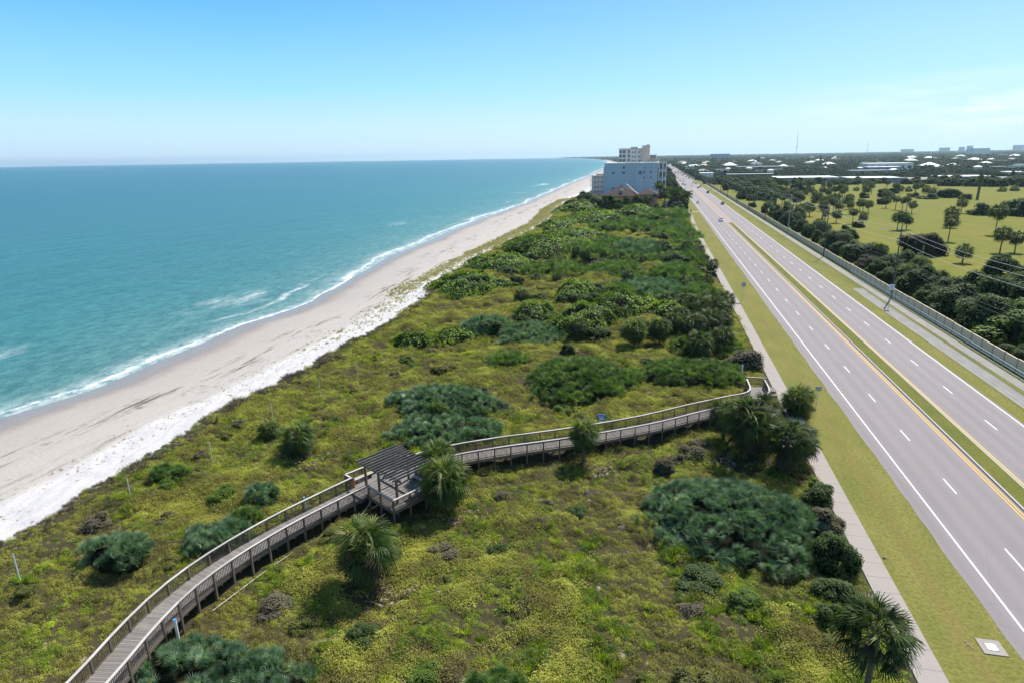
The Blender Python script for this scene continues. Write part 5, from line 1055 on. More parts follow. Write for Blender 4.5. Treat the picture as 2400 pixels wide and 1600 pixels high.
fs = MB(); fs.box(-60.5, -57.0, 414, 414.15, -.9, .3); fo_ = fs.build('beach_fence', M['post']); tag(fo_, 'short dark wooden fence stub on the beach edge', 'fence')
for x in (-60.4, -58.8, -57.1): mb = MB(); mb.box(x-.12, x+.12, 413.8, 414.0, -1.8, 1.2); mb.build('post', M['post'], fo_)

# traffic signal
sg = empty('traffic_signal', (18.9, 1000, 0)); tag(sg, 'dark mast arm traffic signal reaching over the distant junction', 'traffic light')
mb = MB(); mb.tube([(0, 0, 0), (0, 0, 8)], .3, 8); mb.build('mast', M['sigblack'], sg); mb = MB(); mb.tube([(0, 0, 6.6), (22, 0, 7.0)], [.25, .15], 8); mb.build('arm', M['sigblack'], sg)
for x in (9, 13, 17, 21): mb = MB(); mb.box(x-.3, x+.3, -.3, .3, 5.6, 7.0); mb.build('signal_head', M['sigblack'], sg)
for i, y in enumerate([560, 620, 690, 760, 830, 900, 1100, 1220, 1380]):
    e_ = empty('street_lamp', (49.5, y, 0)); tag(e_, 'thin street lamp on the right verge, number %s from the near one' % ['one', 'two', 'three', 'four', 'five', 'six', 'seven', 'eight', 'nine'][i], 'street lamp', 'street lamps on the right verge')
    mb = MB(); mb.tube([(0, 0, 0), (0, 0, 9)], .12, 6); mb.build('mast', M['cpole'], e_); mb = MB(); mb.tube([(0, 0, 9), (-2.2, 0, 9.3)], .07, 6); mb.box(-2.9, -2.1, -.15, .15, 9.2, 9.35); mb.build('lamp_head', M['cpole'], e_)
sp = empty('road_sign', (37.3, 705, 0)); tag(sp, 'small sign on the tip of the little grass island in the far road', 'sign'); mb = MB(); mb.tube([(-1.4, 0, 0), (-1.4, 0, 2.2)], .05, 6); mb.build('post', M['steel'], sp); mb = MB(); mb.box(-1.8, -1.0, -.05, 0, 1.7, 2.5); mb.build('panel', M['white'], sp)

# ------------------------------------------------------------------ cars
def carmesh(kind):
    """profile along y (front at -y), extruded with a waist taper"""
    if kind == 'sedan': low = [(-2.35, .45), (-2.3, .72), (-1.2, .9), (1.5, .95), (2.3, .88), (2.35, .5)]; cab = [(-1.15, .9), (-.45, 1.42), (.85, 1.44), (1.65, .94)]; W_ = .9
    elif kind == 'suv': low = [(-2.4, .5), (-2.35, .95), (-1.3, 1.1), (2.2, 1.15), (2.35, 1.0), (2.4, .5)]; cab = [(-1.2, 1.1), (-.6, 1.72), (1.8, 1.74), (2.25, 1.14)]; W_ = .97
    else: low = [(-2.8, .55), (-2.75, 1.0), (-1.5, 1.15), (2.7, 1.15), (2.8, 1.0), (2.8, .55)]; cab = [(-1.4, 1.14), (-.8, 1.8), (.5, 1.8), (.85, 1.14)]; W_ = .98
    def prism(pts, w0, w1, z0=None):
        n = len(pts); V = []
        zmin = min(p_[1] for p_ in pts); zmax = max(p_[1] for p_ in pts)
        for s_ in (-1, 1):
            for y, z in pts: w_ = w0+(w1-w0)*((z-zmin)/(zmax-zmin+1e-6)); V.append((s_*w_, y, z))
        F = [tuple(range(n-1, -1, -1)), tuple(range(n, 2*n))]+[(i, (i+1) % n, n+(i+1) % n, n+i) for i in range(n)]; return V, F
    lowp = [(low[0][0], .3)]+low+[(low[-1][0], .3)]
    V, F = prism(lowp, W_, W_*.96); me = bpy.data.meshes.new('body'); me.from_pydata(V, [], F)
    V2, F2 = prism(cab, W_*.93, W_*.74); gl = bpy.data.meshes.new('window'); gl.from_pydata(V2, [], F2); gl.materials.append(M['glass'])
    rf = bpy.data.meshes.new('roof'); a, b_ = cab[1], cab[2]; w_ = W_*.76; z = max(a[1], b_[1])
    rf.from_pydata([(-w_, a[0]-.05, z-.02), (w_, a[0]-.05, z-.02), (w_, b_[0]+.05, z-.02), (-w_, b_[0]+.05, z-.02), (-w_, a[0]-.05, z+.05), (w_, a[0]-.05, z+.05), (w_, b_[0]+.05, z+.05), (-w_, b_[0]+.05, z+.05)], [], [(0, 3, 2, 1), (4, 5, 6, 7), (0, 1, 5, 4), (1, 2, 6, 5), (2, 3, 7, 6), (3, 0, 4, 7)])
    m_ = MB(); m_.tube([(-.11, 0, 0), (.11, 0, 0)], .34, 12); wh = m_.mesh('wheel', M['black']); m_ = MB(); m_.box(-.2, .2, -.03, .03, -.08, .08); hl = m_.mesh('headlight', M['white']); m_ = MB(); m_.box(-.2, .2, -.03, .03, -.1, .1); tl = m_.mesh('tail_light', M['red'])
    return dict(body=me, window=gl, roof=rf, wheel=wh, headlight=hl, tail_light=tl, L=low[-1][0], W=W_, zl=low[1][1]-.12)
CAR = {k: carmesh(k) for k in ('sedan', 'suv', 'pickup')}
PAINT = {n: plain('car_paint_'+n, c_, .25, .6, .03) for n, c_ in dict(silver=(.55, .56, .57), white=(.8, .8, .8), black=(.03, .03, .035), grey=(.16, .17, .18), red=(.28, .04, .04), blue=(.06, .12, .22), teal=(.20, .30, .32), beige=(.45, .41, .34)).items()}
def car(kind, x, y, col, label, away=False):
    c_ = CAR[kind]; e_ = empty('car', (x, y, .01), math.pi if away else 0); tag(e_, label, 'car', 'cars on the coast road')
    for nme in ('body', 'roof'):
        me = c_[nme]
        if not me.materials: me.materials.append(PAINT['silver'])
        o = obj(nme, me, e_); o.material_slots[0].link = 'OBJECT'; o.material_slots[0].material = PAINT[col]
    obj('window', c_['window'], e_)
    for sx_ in (-1, 1):
        for yy in (-c_['L']*.62, c_['L']*.60): o = obj('wheel', c_['wheel'], e_); o.location = (sx_*(c_['W']-.08), yy, .34)
        o = obj('headlight', c_['headlight'], e_); o.location = (sx_*(c_['W']-.28), -c_['L']-.01, c_['zl']); o = obj('tail_light', c_['tail_light'], e_); o.location = (sx_*(c_['W']-.26), c_['L']+.01, c_['zl']+.05)
for a in [('sedan', 32.2, 331, 'silver', 'silver sedan passing the tip of the grass median, nearest car', False), ('sedan', 28.2, 455, 'silver', 'silver car in the left outer lane level with the coconut palms', False), ('suv', 43.2, 443, 'teal', 'grey-green car driving away in the right outer lane, nearest on that side', True), ('suv', 43.2, 574, 'black', 'large black car driving away in the right outer lane', True), ('sedan', 28.2, 545, 'grey', 'dark grey car at the far edge of the garden palms', False), ('sedan', 31.4, 593, 'white', 'white car in the inner left lane by the garden palms', False), ('sedan', 39.8, 657, 'black', 'black car in the right inner lane, left of a pair', True), ('sedan', 43.2, 677, 'black', 'black car in the right outer lane, right of a pair', True), ('sedan', 43.2, 757, 'red', 'dark red car in the close trio on the right side', True), ('sedan', 41.4, 776, 'grey', 'grey car in the close trio on the right side', True), ('sedan', 30.0, 719, 'grey', 'grey car at the front of the queue beside the grass island', False), ('sedan', 28.3, 738, 'black', 'black car second in the queue beside the grass island', False), ('sedan', 31.6, 813, 'silver', 'silver car in the queue behind the grass island', False), ('sedan', 28.6, 840, 'grey', 'grey car at the kerb behind the queue', False), ('sedan', 28.2, 928, 'black', 'black car before the junction on the left', False), ('sedan', 42.6, 921, 'black', 'black car just before the junction on the right', True), ('sedan', 41.8, 980, 'grey', 'grey car entering the junction on the right', True), ('suv', 41.3, 1074, 'red', 'dark red car under the signal arm', True), ('sedan', 38.7, 1052, 'black', 'black car under the signal arm', True), ('sedan', 27.2, 1236, 'beige', 'beige car beyond the junction', False), ('suv', 36.0, 1569, 'black', 'black car far beyond the junction', True), ('sedan', 41.1, 1679, 'grey', 'grey car far down the right lanes', True), ('sedan', 30.5, 1900, 'white', 'white car far down the left lanes', False), ('sedan', 39.2, 2140, 'white', 'white car almost at the vanishing point on the right', True), ('sedan', 31.2, 2190, 'black', 'dark car almost at the vanishing point on the left', False)]: car(*a)
for i, (x, y, c_, aw) in enumerate([(27.9, 1010, 'grey', 0), (31.6, 1042, 'white', 0), (43.0, 1120, 'white', 1), (39.6, 1150, 'grey', 1), (28.1, 1135, 'black', 0), (31.5, 1180, 'silver', 0), (43.1, 1215, 'black', 1), (28.0, 1330, 'white', 0), (40.0, 1290, 'silver', 1), (43.2, 1400, 'grey', 1), (31.2, 1450, 'black', 0), (28.2, 1560, 'silver', 0), (43.0, 1760, 'white', 1), (30.8, 1700, 'grey', 0)]):
    car('sedan', x, y, c_, 'tiny %s car past the distant junction, %s by distance, %s side' % (c_, ORD[i], 'right' if aw else 'left'), bool(aw))

# ------------------------------------------------------------------ meadow palms and bushes
F3 = [(106.1, 261.6, 10.0, 3.0), (125.4, 310.0, 9.5, 3.4), (158.5, 381.8, 8.3, 3.1), (131.1, 284.0, 12.2, 3.7), (109.9, 232.7, 8.8, 3.0), (114.3, 233.2, 7.6, 2.9), (89.9, 209.8, 6.1, 2.7), (133.6, 402.4, 8.5, 2.5), (135.5, 397.5, 8.0, 2.4), (134.3, 387.9, 9.3, 2.4), (133.9, 378.8, 7.2, 2.7), (100.5, 296.9, 8.5, 3.1), (105.0, 300.0, 6.7, 2.6), (110.8, 387.2, 7.7, 2.8), (113.8, 392.1, 7.2, 2.6), (113.8, 382.7, 7.0, 2.6), (99.6, 341.1, 4.2, 2.7), (132.7, 415.4, 7.3, 2.8), (168.2, 576.6, 6.9, 4.2), (163.1, 546.9, 9.3, 2.7), (201.9, 584.5, 4.6, 3.2), (210.3, 594.8, 6.5, 2.9), (231.5, 640.9, 5.7, 3.2), (203.5, 553.9, 7.1, 3.8), (204.5, 544.4, 5.4, 3.4), (245.9, 652.5, 8.9, 2.8), (239.4, 627.3, 8.6, 3.1), (266.5, 579.1, 4.5, 3.7), (279.6, 588.5, 5.1, 4.0), (166.5, 598.7, 3.6, 2.9), (102.6, 298, 8.0, 2.8)]
F2 = [(80.2, 373.4, 6.9, 2.2), (60.1, 370.9, 7.9, 2.9), (63.8, 383.5, 7.0, 2.3), (65.9, 388.4, 6.3, 2.1), (67.7, 392, 11.1, 2.3), (74.5, 411.9, 8.2, 2.2), (75.4, 401.3, 5.9, 2.4), (72.5, 376.8, 5.3, 2.2), (93.6, 475.0, 9.3, 3.4), (96.7, 474.9, 7.3, 3.1), (99.2, 531.8, 4.9, 3.2), (102.2, 592.9, 6.1, 3.5), (108.7, 684.7, 8.5, 4.0), (96.1, 417.7, 9.4, 3.0), (92.8, 391.6, 8.9, 2.8), (97.6, 401.7, 8.7, 3.1), (111.8, 441.3, 8.1, 3.2), (112.6, 423.5, 6.1, 2.6), (110.3, 407.1, 9.1, 3.0), (90.1, 323.2, 7.7, 2.4), (76.8, 552.2, 6.9, 3.2), (72.2, 542.7, 6.8, 2.6), (76.6, 506.6, 7.4, 3.4), (78.9, 498.3, 8.3, 3.4), (82.2, 506.4, 6.8, 3.0), (57.4, 299.3, 7.9, 2.1), (64.2, 311.9, 6.2, 2.2), (75.6, 312.7, 7.2, 1.7), (83.8, 326.2, 6.8, 2.8), (101.2, 604.6, 6.9, 3.6), (119.5, 591.5, 10.3, 4.0), (132.3, 613.8, 10.6, 4.0), (86, 560, 7.5, 3.3), (92, 610, 7.8, 3.5), (68, 590, 8.2, 3.4), (80, 640, 8.0, 3.6), (106, 640, 7.4, 3.6), (122, 660, 7.2, 3.5), (145, 660, 7.6, 3.4), (140, 560, 7.0, 3.2), (150, 575, 7.4, 3.4), (118, 540, 7.6, 3.3), (126, 520, 7.0, 3.2), (185, 640, 7.0, 3.4), (212, 668, 7.2, 3.2), (170, 690, 7.6, 3.4), (150, 705, 7.8, 3.2), (196, 700, 7.4, 3.2), (90, 520, 7.2, 3.0)]
AP = sorted(F3+F2, key=lambda p_: p_[1]); 
ROWN = ['in the nearest meadow row', 'in the second meadow row', 'in the third meadow row', 'in the fourth meadow row', 'in the fifth meadow row', 'in the last meadow row']
def vx(p_): return (p_[0])/(p_[1])
nb_ = 6; per = math.ceil(len(AP)/nb_)
for b_i in range(nb_):
    row = sorted(AP[b_i*per:(b_i+1)*per], key=vx)
    for k, (x, y, h, r) in enumerate(row):
        w1 = 'tall slim' if h > 8.5 else ('short' if h < 6.3 else 'medium'); w2 = 'wide crown' if r > 3.2 else 'compact crown'
        palm(x, y, -.05, h, r*1.0, '%s palm, %s, %s from left %s' % (w1, w2, ORD[k], ROWN[b_i]), int(x+y) % 7, False, 1.2 if (int(x) % 3 == 0) else 0, 'cabbage palms in the meadow', tr=.19)
FB = [(183.3, 495.1, 7.6, 3.4), (202.0, 511.2, 9.5, 7.5), (184.0, 563.4, 4.1, 5.0), (146.7, 506.1, 4.6, 4.5), (180.7, 512.7, 4.4, 4.0), (178.8, 371.1, 10.4, 9.8), (163.4, 372.9, 7.4, 5.6), (204.0, 489.4, 4.9, 4.6), (162.4, 515.9, 5.3, 7.2), (139.5, 444.2, 3.8, 4.3), (181.5, 357.2, 4.2, 5.3), (88.0, 306.8, 3.0, 3.2), (61.6, 495.7, 4.0, 6.5), (60.4, 270.0, 3.9, 6.4), (59.6, 378.2, 2.4, 5.0), (58.9, 419.7, 2.9, 3.8), (125.0, 588.8, 4.2, 6.0), (72.5, 481.2, 2.5, 3.1), (92.9, 463.1, 2.7, 1.8), (117.7, 596.7, 6.3, 7.5), (114.3, 501.0, 4.8, 3.9)]
FBL = ['long low clipped dark hedge bush far out in the meadow', 'very big dark bush with pale top in the middle of the far meadow', 'dark bush beyond the palms at the far side', 'round dark bush left of the far palm group', 'spiky dark bush beside the long clipped one', 'huge dark spreading tree mass at the right edge of the meadow', 'grey-green lower shoulder of the huge spreading mass at the right', 'dark bush behind the lone palm in the far meadow', 'tall dark leafy tree left of the long clipped bush', 'bush at the feet of two mid-distance palms', 'dark bush in front of the spreading mass at the frame edge', 'dark squat bush behind the wall-side tree row in the left meadow', 'tall dark tree against the wall far up the road', 'large oval dark tree leaning over the wall in the middle', 'small tree over the wall behind the oval one', 'bush spilling over the wall further up', 'dark round tree in the far left of the meadow', 'low bush near the wall under thin palms', 'tiny dark bush at the foot of two palms', 'wide dark tree at the far side in line with the white roofs', 'blue-green shrub among the far left palms']
for i, (x, y, r, h) in enumerate(FB): bush('tree_mid', 60+i % 6, x, y, -.1, r, h, FBL[i], 'tree' if h > 4.4 else 'shrub', 'tree' if h > 4.4 else 'shrub', 'bushes and trees in the meadow')
WS = [(61.0, 138.7, 6.0, 6.0, 'tree_near'), (63.0, 122.9, 7.9, 6.2, 'brightshrub_near'), (79.4, 156.9, 5.5, 7.4, 'tree_near'), (60.6, 160.1, 5.3, 6.4, 'tree_near'), (63.9, 185.1, 5.1, 6.2, 'tree_near'), (62.9, 210.8, 6.0, 5.2, 'tree_near'), (62.6, 238.5, 6.8, 6.9, 'tree_near'), (84.9, 227.0, 6.6, 7.6, 'redtree_near'), (59.9, 148.1, 4.4, 5.2, 'tree_near'), (91.0, 189.8, 5.0, 6.3, 'tree_near'), (58.7, 172.0, 4.0, 4.4, 'shrub_near'), (57.4, 110.1, 2.6, 2.6, 'shrub_near'), (68.9, 143.3, 5.3, 7.6, 'tree_near'), (71.4, 134.3, 6.2, 5.6, 'brightshrub_near'), (65.1, 274.2, 5.2, 5.6, 'tree_near'), (60.2, 196, 3.6, 4.0, 'greyshrub_near'), (60.0, 224, 3.8, 4.2, 'shrub_near'), (76, 205, 3.4, 3.2, 'tree_near'), (61, 254, 3.6, 4.2, 'tree_near'), (72, 118, 6.5, 6.5, 'tree_near'), (83, 140, 6, 6, 'tree_near'), (60, 128, 5.6, 6.6, 'tree_near'), (67, 152, 5.2, 6.4, 'tree_near'), (66, 168, 4.6, 6.0, 'tree_near'), (59.6, 184, 3.8, 4.8, 'shrub_near'), (68, 196, 4.0, 5.2, 'tree_near'), (70, 222, 4.2, 4.6, 'brightshrub_near'), (60.5, 290, 4.2, 5.8, 'tree_near'), (60, 312, 4.4, 6.2, 'tree_near'), (61, 334, 4.2, 6.6, 'tree_near'), (62, 356, 4.6, 7.0, 'tree_near'), (70, 345, 4.2, 6.0, 'tree_near'), (72, 262, 4.0, 5.0, 'tree_near'), (92, 160, 6.0, 7.0, 'tree_near'), (82, 122, 6.0, 6.4, 'tree_near')]
WSL = ['dark tree mass spilling towards the wall right of the bus sign', 'large yellow-green topped sea grape mass at the lower right behind the wall', 'dark tree with palm fronds behind the wall mass at the right edge', 'dark leafy tree right behind the tall pole', 'round dark tree behind the wall left of the tall pole', 'grey-green tree behind the wall, second left of the tall pole', 'big dark tree around the second pole', 'large reddish-brown crowned tree standing free in the meadow', 'lower bush in front of the dark tree by the pole', 'dark shrub group at the right edge of the meadow', 'small shrub squeezed between wall and pole tree', 'pale green shrub leaning over the wall at the bottom right', 'tallest dark tree of the mass at the right edge', 'bright-topped sea grape behind the lower right mass', 'dark bushy tree over the wall in front of the oval one', 'brown leafless thicket behind the wall', 'low olive shrub beside the wall left of the brown thicket', 'small dark bush in front of the reddish tree', 'small dark tree left of the second pole', 'dark mass behind the bright sea grape at the frame edge', 'dark bush mass at the frame edge beyond the meadow corner', 'dark tree behind the nearest wall section, in front of the bright sea grape', 'dark tree filling the gap beside the tall pole', 'dark tree left behind the pole tree', 'low green shrub along the wall below the grey-green tree', 'dark tree between the pole and the reddish tree', 'bright green low bush at the foot of the reddish tree', 'dark tree over the wall, first beyond the oval one', 'dark tree over the wall, second beyond the oval one', 'dark tree over the wall, third beyond the oval one', 'dark tree over the wall, fourth beyond the oval one', 'dark tree standing behind the wall row in the left meadow', 'dark tree right of the oval one on the meadow edge', 'dark tree mass in the corner above the right-edge shrubs', 'dark tree mass at the lower right frame edge']
for i, (x, y, r, h, k) in enumerate(WS): bush(k, 80+i % 7, x, y, -.1, r*1.12, h*1.12, WSL[i], 'tree' if h > 4.4 else 'shrub', 'tree' if h > 4.4 else 'shrub', 'trees and shrubs behind the wall')
for i, (x, y, h, r) in enumerate([(60.5, 236, 6.6, 2.6), (66.5, 208, 6.2, 2.6), (61.5, 170, 6.0, 2.8), (76, 150, 7.8, 2.9), (63.5, 266, 7.2, 2.4), (70, 186, 5.6, 2.6)]):
    palm(x, y, -.05, h, r, ['palm mixed into the dark tree round the second pole', 'palm rising from the grey-green tree by the wall', 'spiky palm top above the tree beside the tall pole', 'palm crown above the dark mass at the right edge', 'palm rising beside the oval tree at the wall', 'bushy palm left of the reddish tree'][i], i, True, 0, 'palms behind the wall')
for i in range(46):
    x = 262+(i % 23)*7.6+random.uniform(-3, 3); y = (735 if i < 23 else 668)-((x-262)*.22)+random.uniform(-14, 14)
    bush('tree_far', 100+i % 5, x, y, -.1, random.uniform(6, 8.5), random.uniform(7, 9.5), 'x', 'tree', 'tree', 'tree belt at the right end of the meadow')
F4 = []
for cx, cy_, n_, sp_ in ((78, 350, 4, 7), (95, 372, 4, 7), (88, 430, 5, 9), (112, 470, 5, 10), (135, 520, 6, 12), (98, 560, 6, 12), (160, 610, 6, 14), (120, 630, 6, 14), (190, 560, 4, 10), (150, 470, 3, 7)):
    for _ in range(n_): F4.append((cx+random.gauss(0, sp_*.6), cy_+random.gauss(0, sp_*1.4), random.uniform(6.2, 9.6), random.uniform(2.4, 3.4)))
for x, y, h, r in F4: palm(x, y, -.05, h, r, 'x', int(x*3) % 7, False, 0, 'clustered palms in the left half of the meadow', tr=.2)
# snag
e_ = empty('tree_snag', (213, 493, 0)); tag(e_, 'tall vine-wrapped bare trunk standing in the far right meadow', 'dead tree'); mb = MB(); mb.tube([(0, 0, -.2), (.1, 0, 8), (0, 0, 17)], [.9, .8, .5], 8); mb.build('trunk', M['bark'], e_)
fol, core, st = getbush('tree_far', 3); o = obj('vine', fol, e_); o.location = (0, 0, 8.5); o.scale = (1.9, 1.9, 8)

# hedge of trees along the far side of the meadow and roadside trees
k = 0
for i in range(56):
    x = 66+i*6.8+random.uniform(-2, 2); y = 722+random.uniform(-10, 14) if x < 285 else 700-((x-285)*.35)+random.uniform(-14, 10); h = random.uniform(5.5, 8.2) if x < 285 else random.uniform(7, 10); r = random.uniform(5, 7.5)
    if x < 285 and i % 4 == 1 and x > 130: continue
    bush('tree_far', 100+i % 5, x, y, -.1, r, h, 'dark tree in the continuous hedge along the far side of the meadow', 'tree', 'tree', 'hedge trees behind the meadow')
for i in range(60):
    y = 470+i*7+random.uniform(-4, 4); x = 60+random.uniform(0, 30)+(i % 3)*(4+i*.25)
    bush('tree_far', 100+i % 5, x, y, -.1, random.uniform(3.5, 5.5), random.uniform(5, 8), 'dark tree in the dense roadside row behind the wall', 'tree', 'tree', 'dense roadside trees behind the wall')
for i in range(22):
    y = 540+i*26+random.uniform(-6, 6); x = random.uniform(1, 19) if y > 600 else random.uniform(8, 19)
    bush('tree_far', 100+i % 5, x, y, -.1, random.uniform(3.0, 4.5), random.uniform(5, 8), 'leafy tree in the row between the beach blocks and the road', 'tree', 'tree', 'street trees left of the road')

# ------------------------------------------------------------------ distant buildings
def shop(x0, x1, y, d, h, wall, roof, label, roofkind='flat', name='commercial_building', cat='building', win=0):
    e_ = empty(name, ((x0+x1)/2, y, 0)); tag(e_, label, cat, None); w_ = (x1-x0)/2
    mb = MB(); mb.box(-w_, w_, 0, d, -.2, h); mb.build('wall', M[wall], e_)
    if roofkind == 'flat': mb = MB(); mb.box(-w_-.5, w_+.5, -.5, d+.5, h, h+.6); mb.build('roof', M[roof], e_)
    else: obj('roof', roofmesh([(-w_, w_, 0, d, h, min(w_, d/2)*.45)], M[roof]), e_)
    for i in range(win): a = -w_+(i+.3)*2*w_/win; window(e_, a, a+.8*w_/win*1.2, 0, h*.35, h*.7, 'white', 0)
    return e_
for a in [(129.7, 192, 756, 46, 5.4, 'wallgrey', 'roofwhite', 'long low building with glaring white flat roof beyond the palms', 'flat'), (205, 255, 762, 40, 4.2, 'wallgrey', 'roofwhite', 'second white roofed low building right of the long one', 'flat'), (288, 332, 742, 34, 5.6, 'wallgrey', 'roofwhite', 'white flat roof behind the hedge at the right', 'flat'),
          (340, 408, 1178, 46, 12.1, 'cream', 'roofwhite', 'largest white commercial building with bright roof edge', 'flat', 'commercial_building', 'building', 6), (326, 372, 1120, 30, 7.6, 'wallgrey', 'roofwhite', 'stepped lower wing left of the largest white building', 'flat'), (272, 322, 1010, 30, 5.5, 'wallgrey', 'roofgrey', 'low grey shed in front of the largest white building', 'flat'),
          (461, 494, 1285, 40, 4.0, 'tan', 'roofwhite', 'building with bright white hipped roof beside tall pine', 'hip'), (537, 556, 1373, 24, 3.6, 'cream', 'roofwhite', 'white hipped house right of the tall pine', 'hip'), (1460, 1528, 3500, 80, 36, 'cream', 'roofwhite', 'far white roofed hall on the right horizon', 'flat'), (513, 600, 1149, 20, 5.4, 'wallgrey', 'roofgrey', 'long low grey building at the right edge', 'flat'),
          (243.7, 262.5, 1415, 26, 5.0, 'teal', 'roofwhite', 'teal pavilion with peaked white roof', 'hip'), (152.5, 240, 1321, 40, 6.7, 'wallgrey', 'roofgrey', 'long grey shopping strip left of the teal pavilion', 'flat'), (142.6, 168, 1471, 60, 7.6, 'wallgrey', 'roofwhite', 'pale sloping roof at the left end of the shopping strip', 'hip'), (75, 102, 1589, 30, 3.3, 'cream', 'roofwhite', 'white flat roof among trees just right of the road', 'hip'), (349, 372, 1497, 40, 6, 'cream', 'roofwhite', 'white hipped roof left of the largest white building', 'hip'), (517, 561, 4378, 100, 8, 'cream', 'roofwhite', 'tiny white roof strip near the left horizon', 'flat'), (304, 410, 4000, 60, 30, 'wallgrey', 'roofgrey', 'long flat-topped grey block on the horizon', 'flat'), (62, 80, 985, 24, 5, 'cream', 'roofwhite', 'small pale shop at the junction corner', 'flat'), (92, 150, 905, 22, 5.2, 'green', 'roofgrey', 'low dark green-fronted building behind the roadside trees', 'flat'), (420, 470, 905, 26, 4.6, 'cream', 'roofwhite', 'low pale building on the white lot at the right', 'flat')]: shop(*a)
for i in range(112):
    d = random.uniform(980, 3400); an = random.uniform(.03, .52); x = d*math.tan(an); w_ = random.uniform(8, 26)*(d/1600)**.5; h = random.uniform(5.5, 9)
    shop(x-w_/2, x+w_/2, d, w_*.7, h, 'cream', random.choice(['roofwhite', 'roofwhite', 'roofgrey', 'tan']), 'small pale-roofed house glimpsed between the distant trees', random.choice(['hip', 'flat']), 'distant_house', 'house')['group'] = 'houses scattered in the distant woodland'
for x0, x1, h in ((3394, 3494, 58), (3608, 3655, 62), (3695, 3742, 74), (4190, 4281, 72), (2966, 3096, 46)):
    shop(x0, x1, 9000, 60, h, 'wallgrey', 'wallgrey', 'hazy tower block on the far right skyline', 'flat', 'distant_tower', 'building')['group'] = 'hazy towers on the skyline'
# lots
tag(sheet('parking_lot', 265, 420, 770, 900, .0, M['lane']), kind='structure'); tag(sheet('parking_lot', 60, 92, 860, 925, .0, M['lane']), kind='structure')
# masts
for x, y, h, lab in ((482, 2500, 96, 'tall lattice radio mast on the horizon'), (1426, 5000, 92, 'fainter radio mast further right on the horizon')):
    e_ = empty('radio_mast', (x, y, 0)); tag(e_, lab, 'mast'); s_ = y/2500
    mb = MB()
    for a in range(3): q_ = 2.094*a; mb.beam((.9*math.cos(q_)*s_, .9*math.sin(q_)*s_, 0), (.5*math.cos(q_)*s_, .5*math.sin(q_)*s_, h), .35*s_, .35*s_)
    for z in range(4, int(h), 6):
        for a in range(3): q_ = 2.094*a; q2 = 2.094*(a+1); mb.beam((.8*math.cos(q_)*s_, .8*math.sin(q_)*s_, z), (.8*math.cos(q2)*s_, .8*math.sin(q2)*s_, z+4), .15, .15)
    mb.build('lattice', M['cpole'], e_); mb = MB(); mb.box(-1.6, 1.6, -1.6, 1.6, h*.5, h*.5+3); mb.build('antenna', M['cpole'], e_)
# tall pines in the woodland
def pinemesh(seed):
    rs = np.random.RandomState(seed); n = 900; t = rs.rand(n); a = rs.rand(n)*6.28; r = .20*(1-t**1.5)*(.45+.75*rs.rand(n))*(.7+.5*np.sin(t*30+a))
    T = np.stack([r*np.cos(a), r*np.sin(a), .18+t*.82], 1); W, FF, rr = stamp(LEAF_V, LEAF_F, rots(n, a, .4+rs.randn(n)*.5), .055*(.7+.6*rs.rand(n)), T, rs.rand(n)); return mkmesh('crown', W, FF, M['tree'], {'rnd': rr})
PM = [pinemesh(i) for i in range(3)]; pt = MB(); pt.tube([(0, 0, 0), (0, 0, .9)], [.02, .006], 6); ptm = pt.mesh('trunk', M['bark'])
for i, (x, y, h) in enumerate([(500, 1250, 21), (352, 1560, 24), (357, 1572, 22), (395, 1480, 18), (620, 1200, 19), (560, 1700, 20), (300, 2100, 24), (305, 2120, 22), (150, 1900, 24), (160, 1930, 25), (175, 1890, 22), (120, 1950, 20), (205, 2050, 20), (430, 1800, 22), (470, 2000, 18), (700, 1900, 20), (250, 1750, 20), (60, 2300, 20), (390, 2300, 22), (540, 2400, 22), (800, 2100, 24), (640, 1500, 18)]):
    e_ = empty('pine_tree', (x, y, 0), i); tag(e_, ['tall dark pine beside the bright white hipped roof', 'tall narrow pine, left of a twin pair on the left woodland', 'tall narrow pine, right of a twin pair on the left woodland'][i] if i < 3 else 'tall narrow conifer standing above the distant woodland', 'pine tree', 'tall conifers above the woodland')
    o = obj('crown', PM[i % 3], e_); o.scale = (h, h, h); o = obj('trunk', ptm, e_); o.scale = (h, h, h)
# woodland canopy: uncountable trees to the horizon
WP = []
for s_ in range(4):
    f_, c_, st = bushmesh('woodland_crown', M['far'], 200+s_, .19, 520, 1.0, 10)
    # join foliage and a dark inner body in one mesh
    a = np.empty(len(f_.vertices)*3, np.float32); f_.vertices.foreach_get('co', a); V1 = a.reshape(-1, 3); l1 = np.empty(len(f_.loops), np.int32); f_.loops.foreach_get('vertex_index', l1)
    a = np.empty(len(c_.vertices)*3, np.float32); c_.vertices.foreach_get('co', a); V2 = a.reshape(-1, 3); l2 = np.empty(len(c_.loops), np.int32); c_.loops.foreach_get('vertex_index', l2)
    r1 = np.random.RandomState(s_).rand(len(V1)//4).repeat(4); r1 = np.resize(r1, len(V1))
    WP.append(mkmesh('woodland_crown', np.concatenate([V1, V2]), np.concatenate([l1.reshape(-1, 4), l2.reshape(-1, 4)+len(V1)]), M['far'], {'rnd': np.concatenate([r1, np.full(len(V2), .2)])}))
PT = []; SC = []
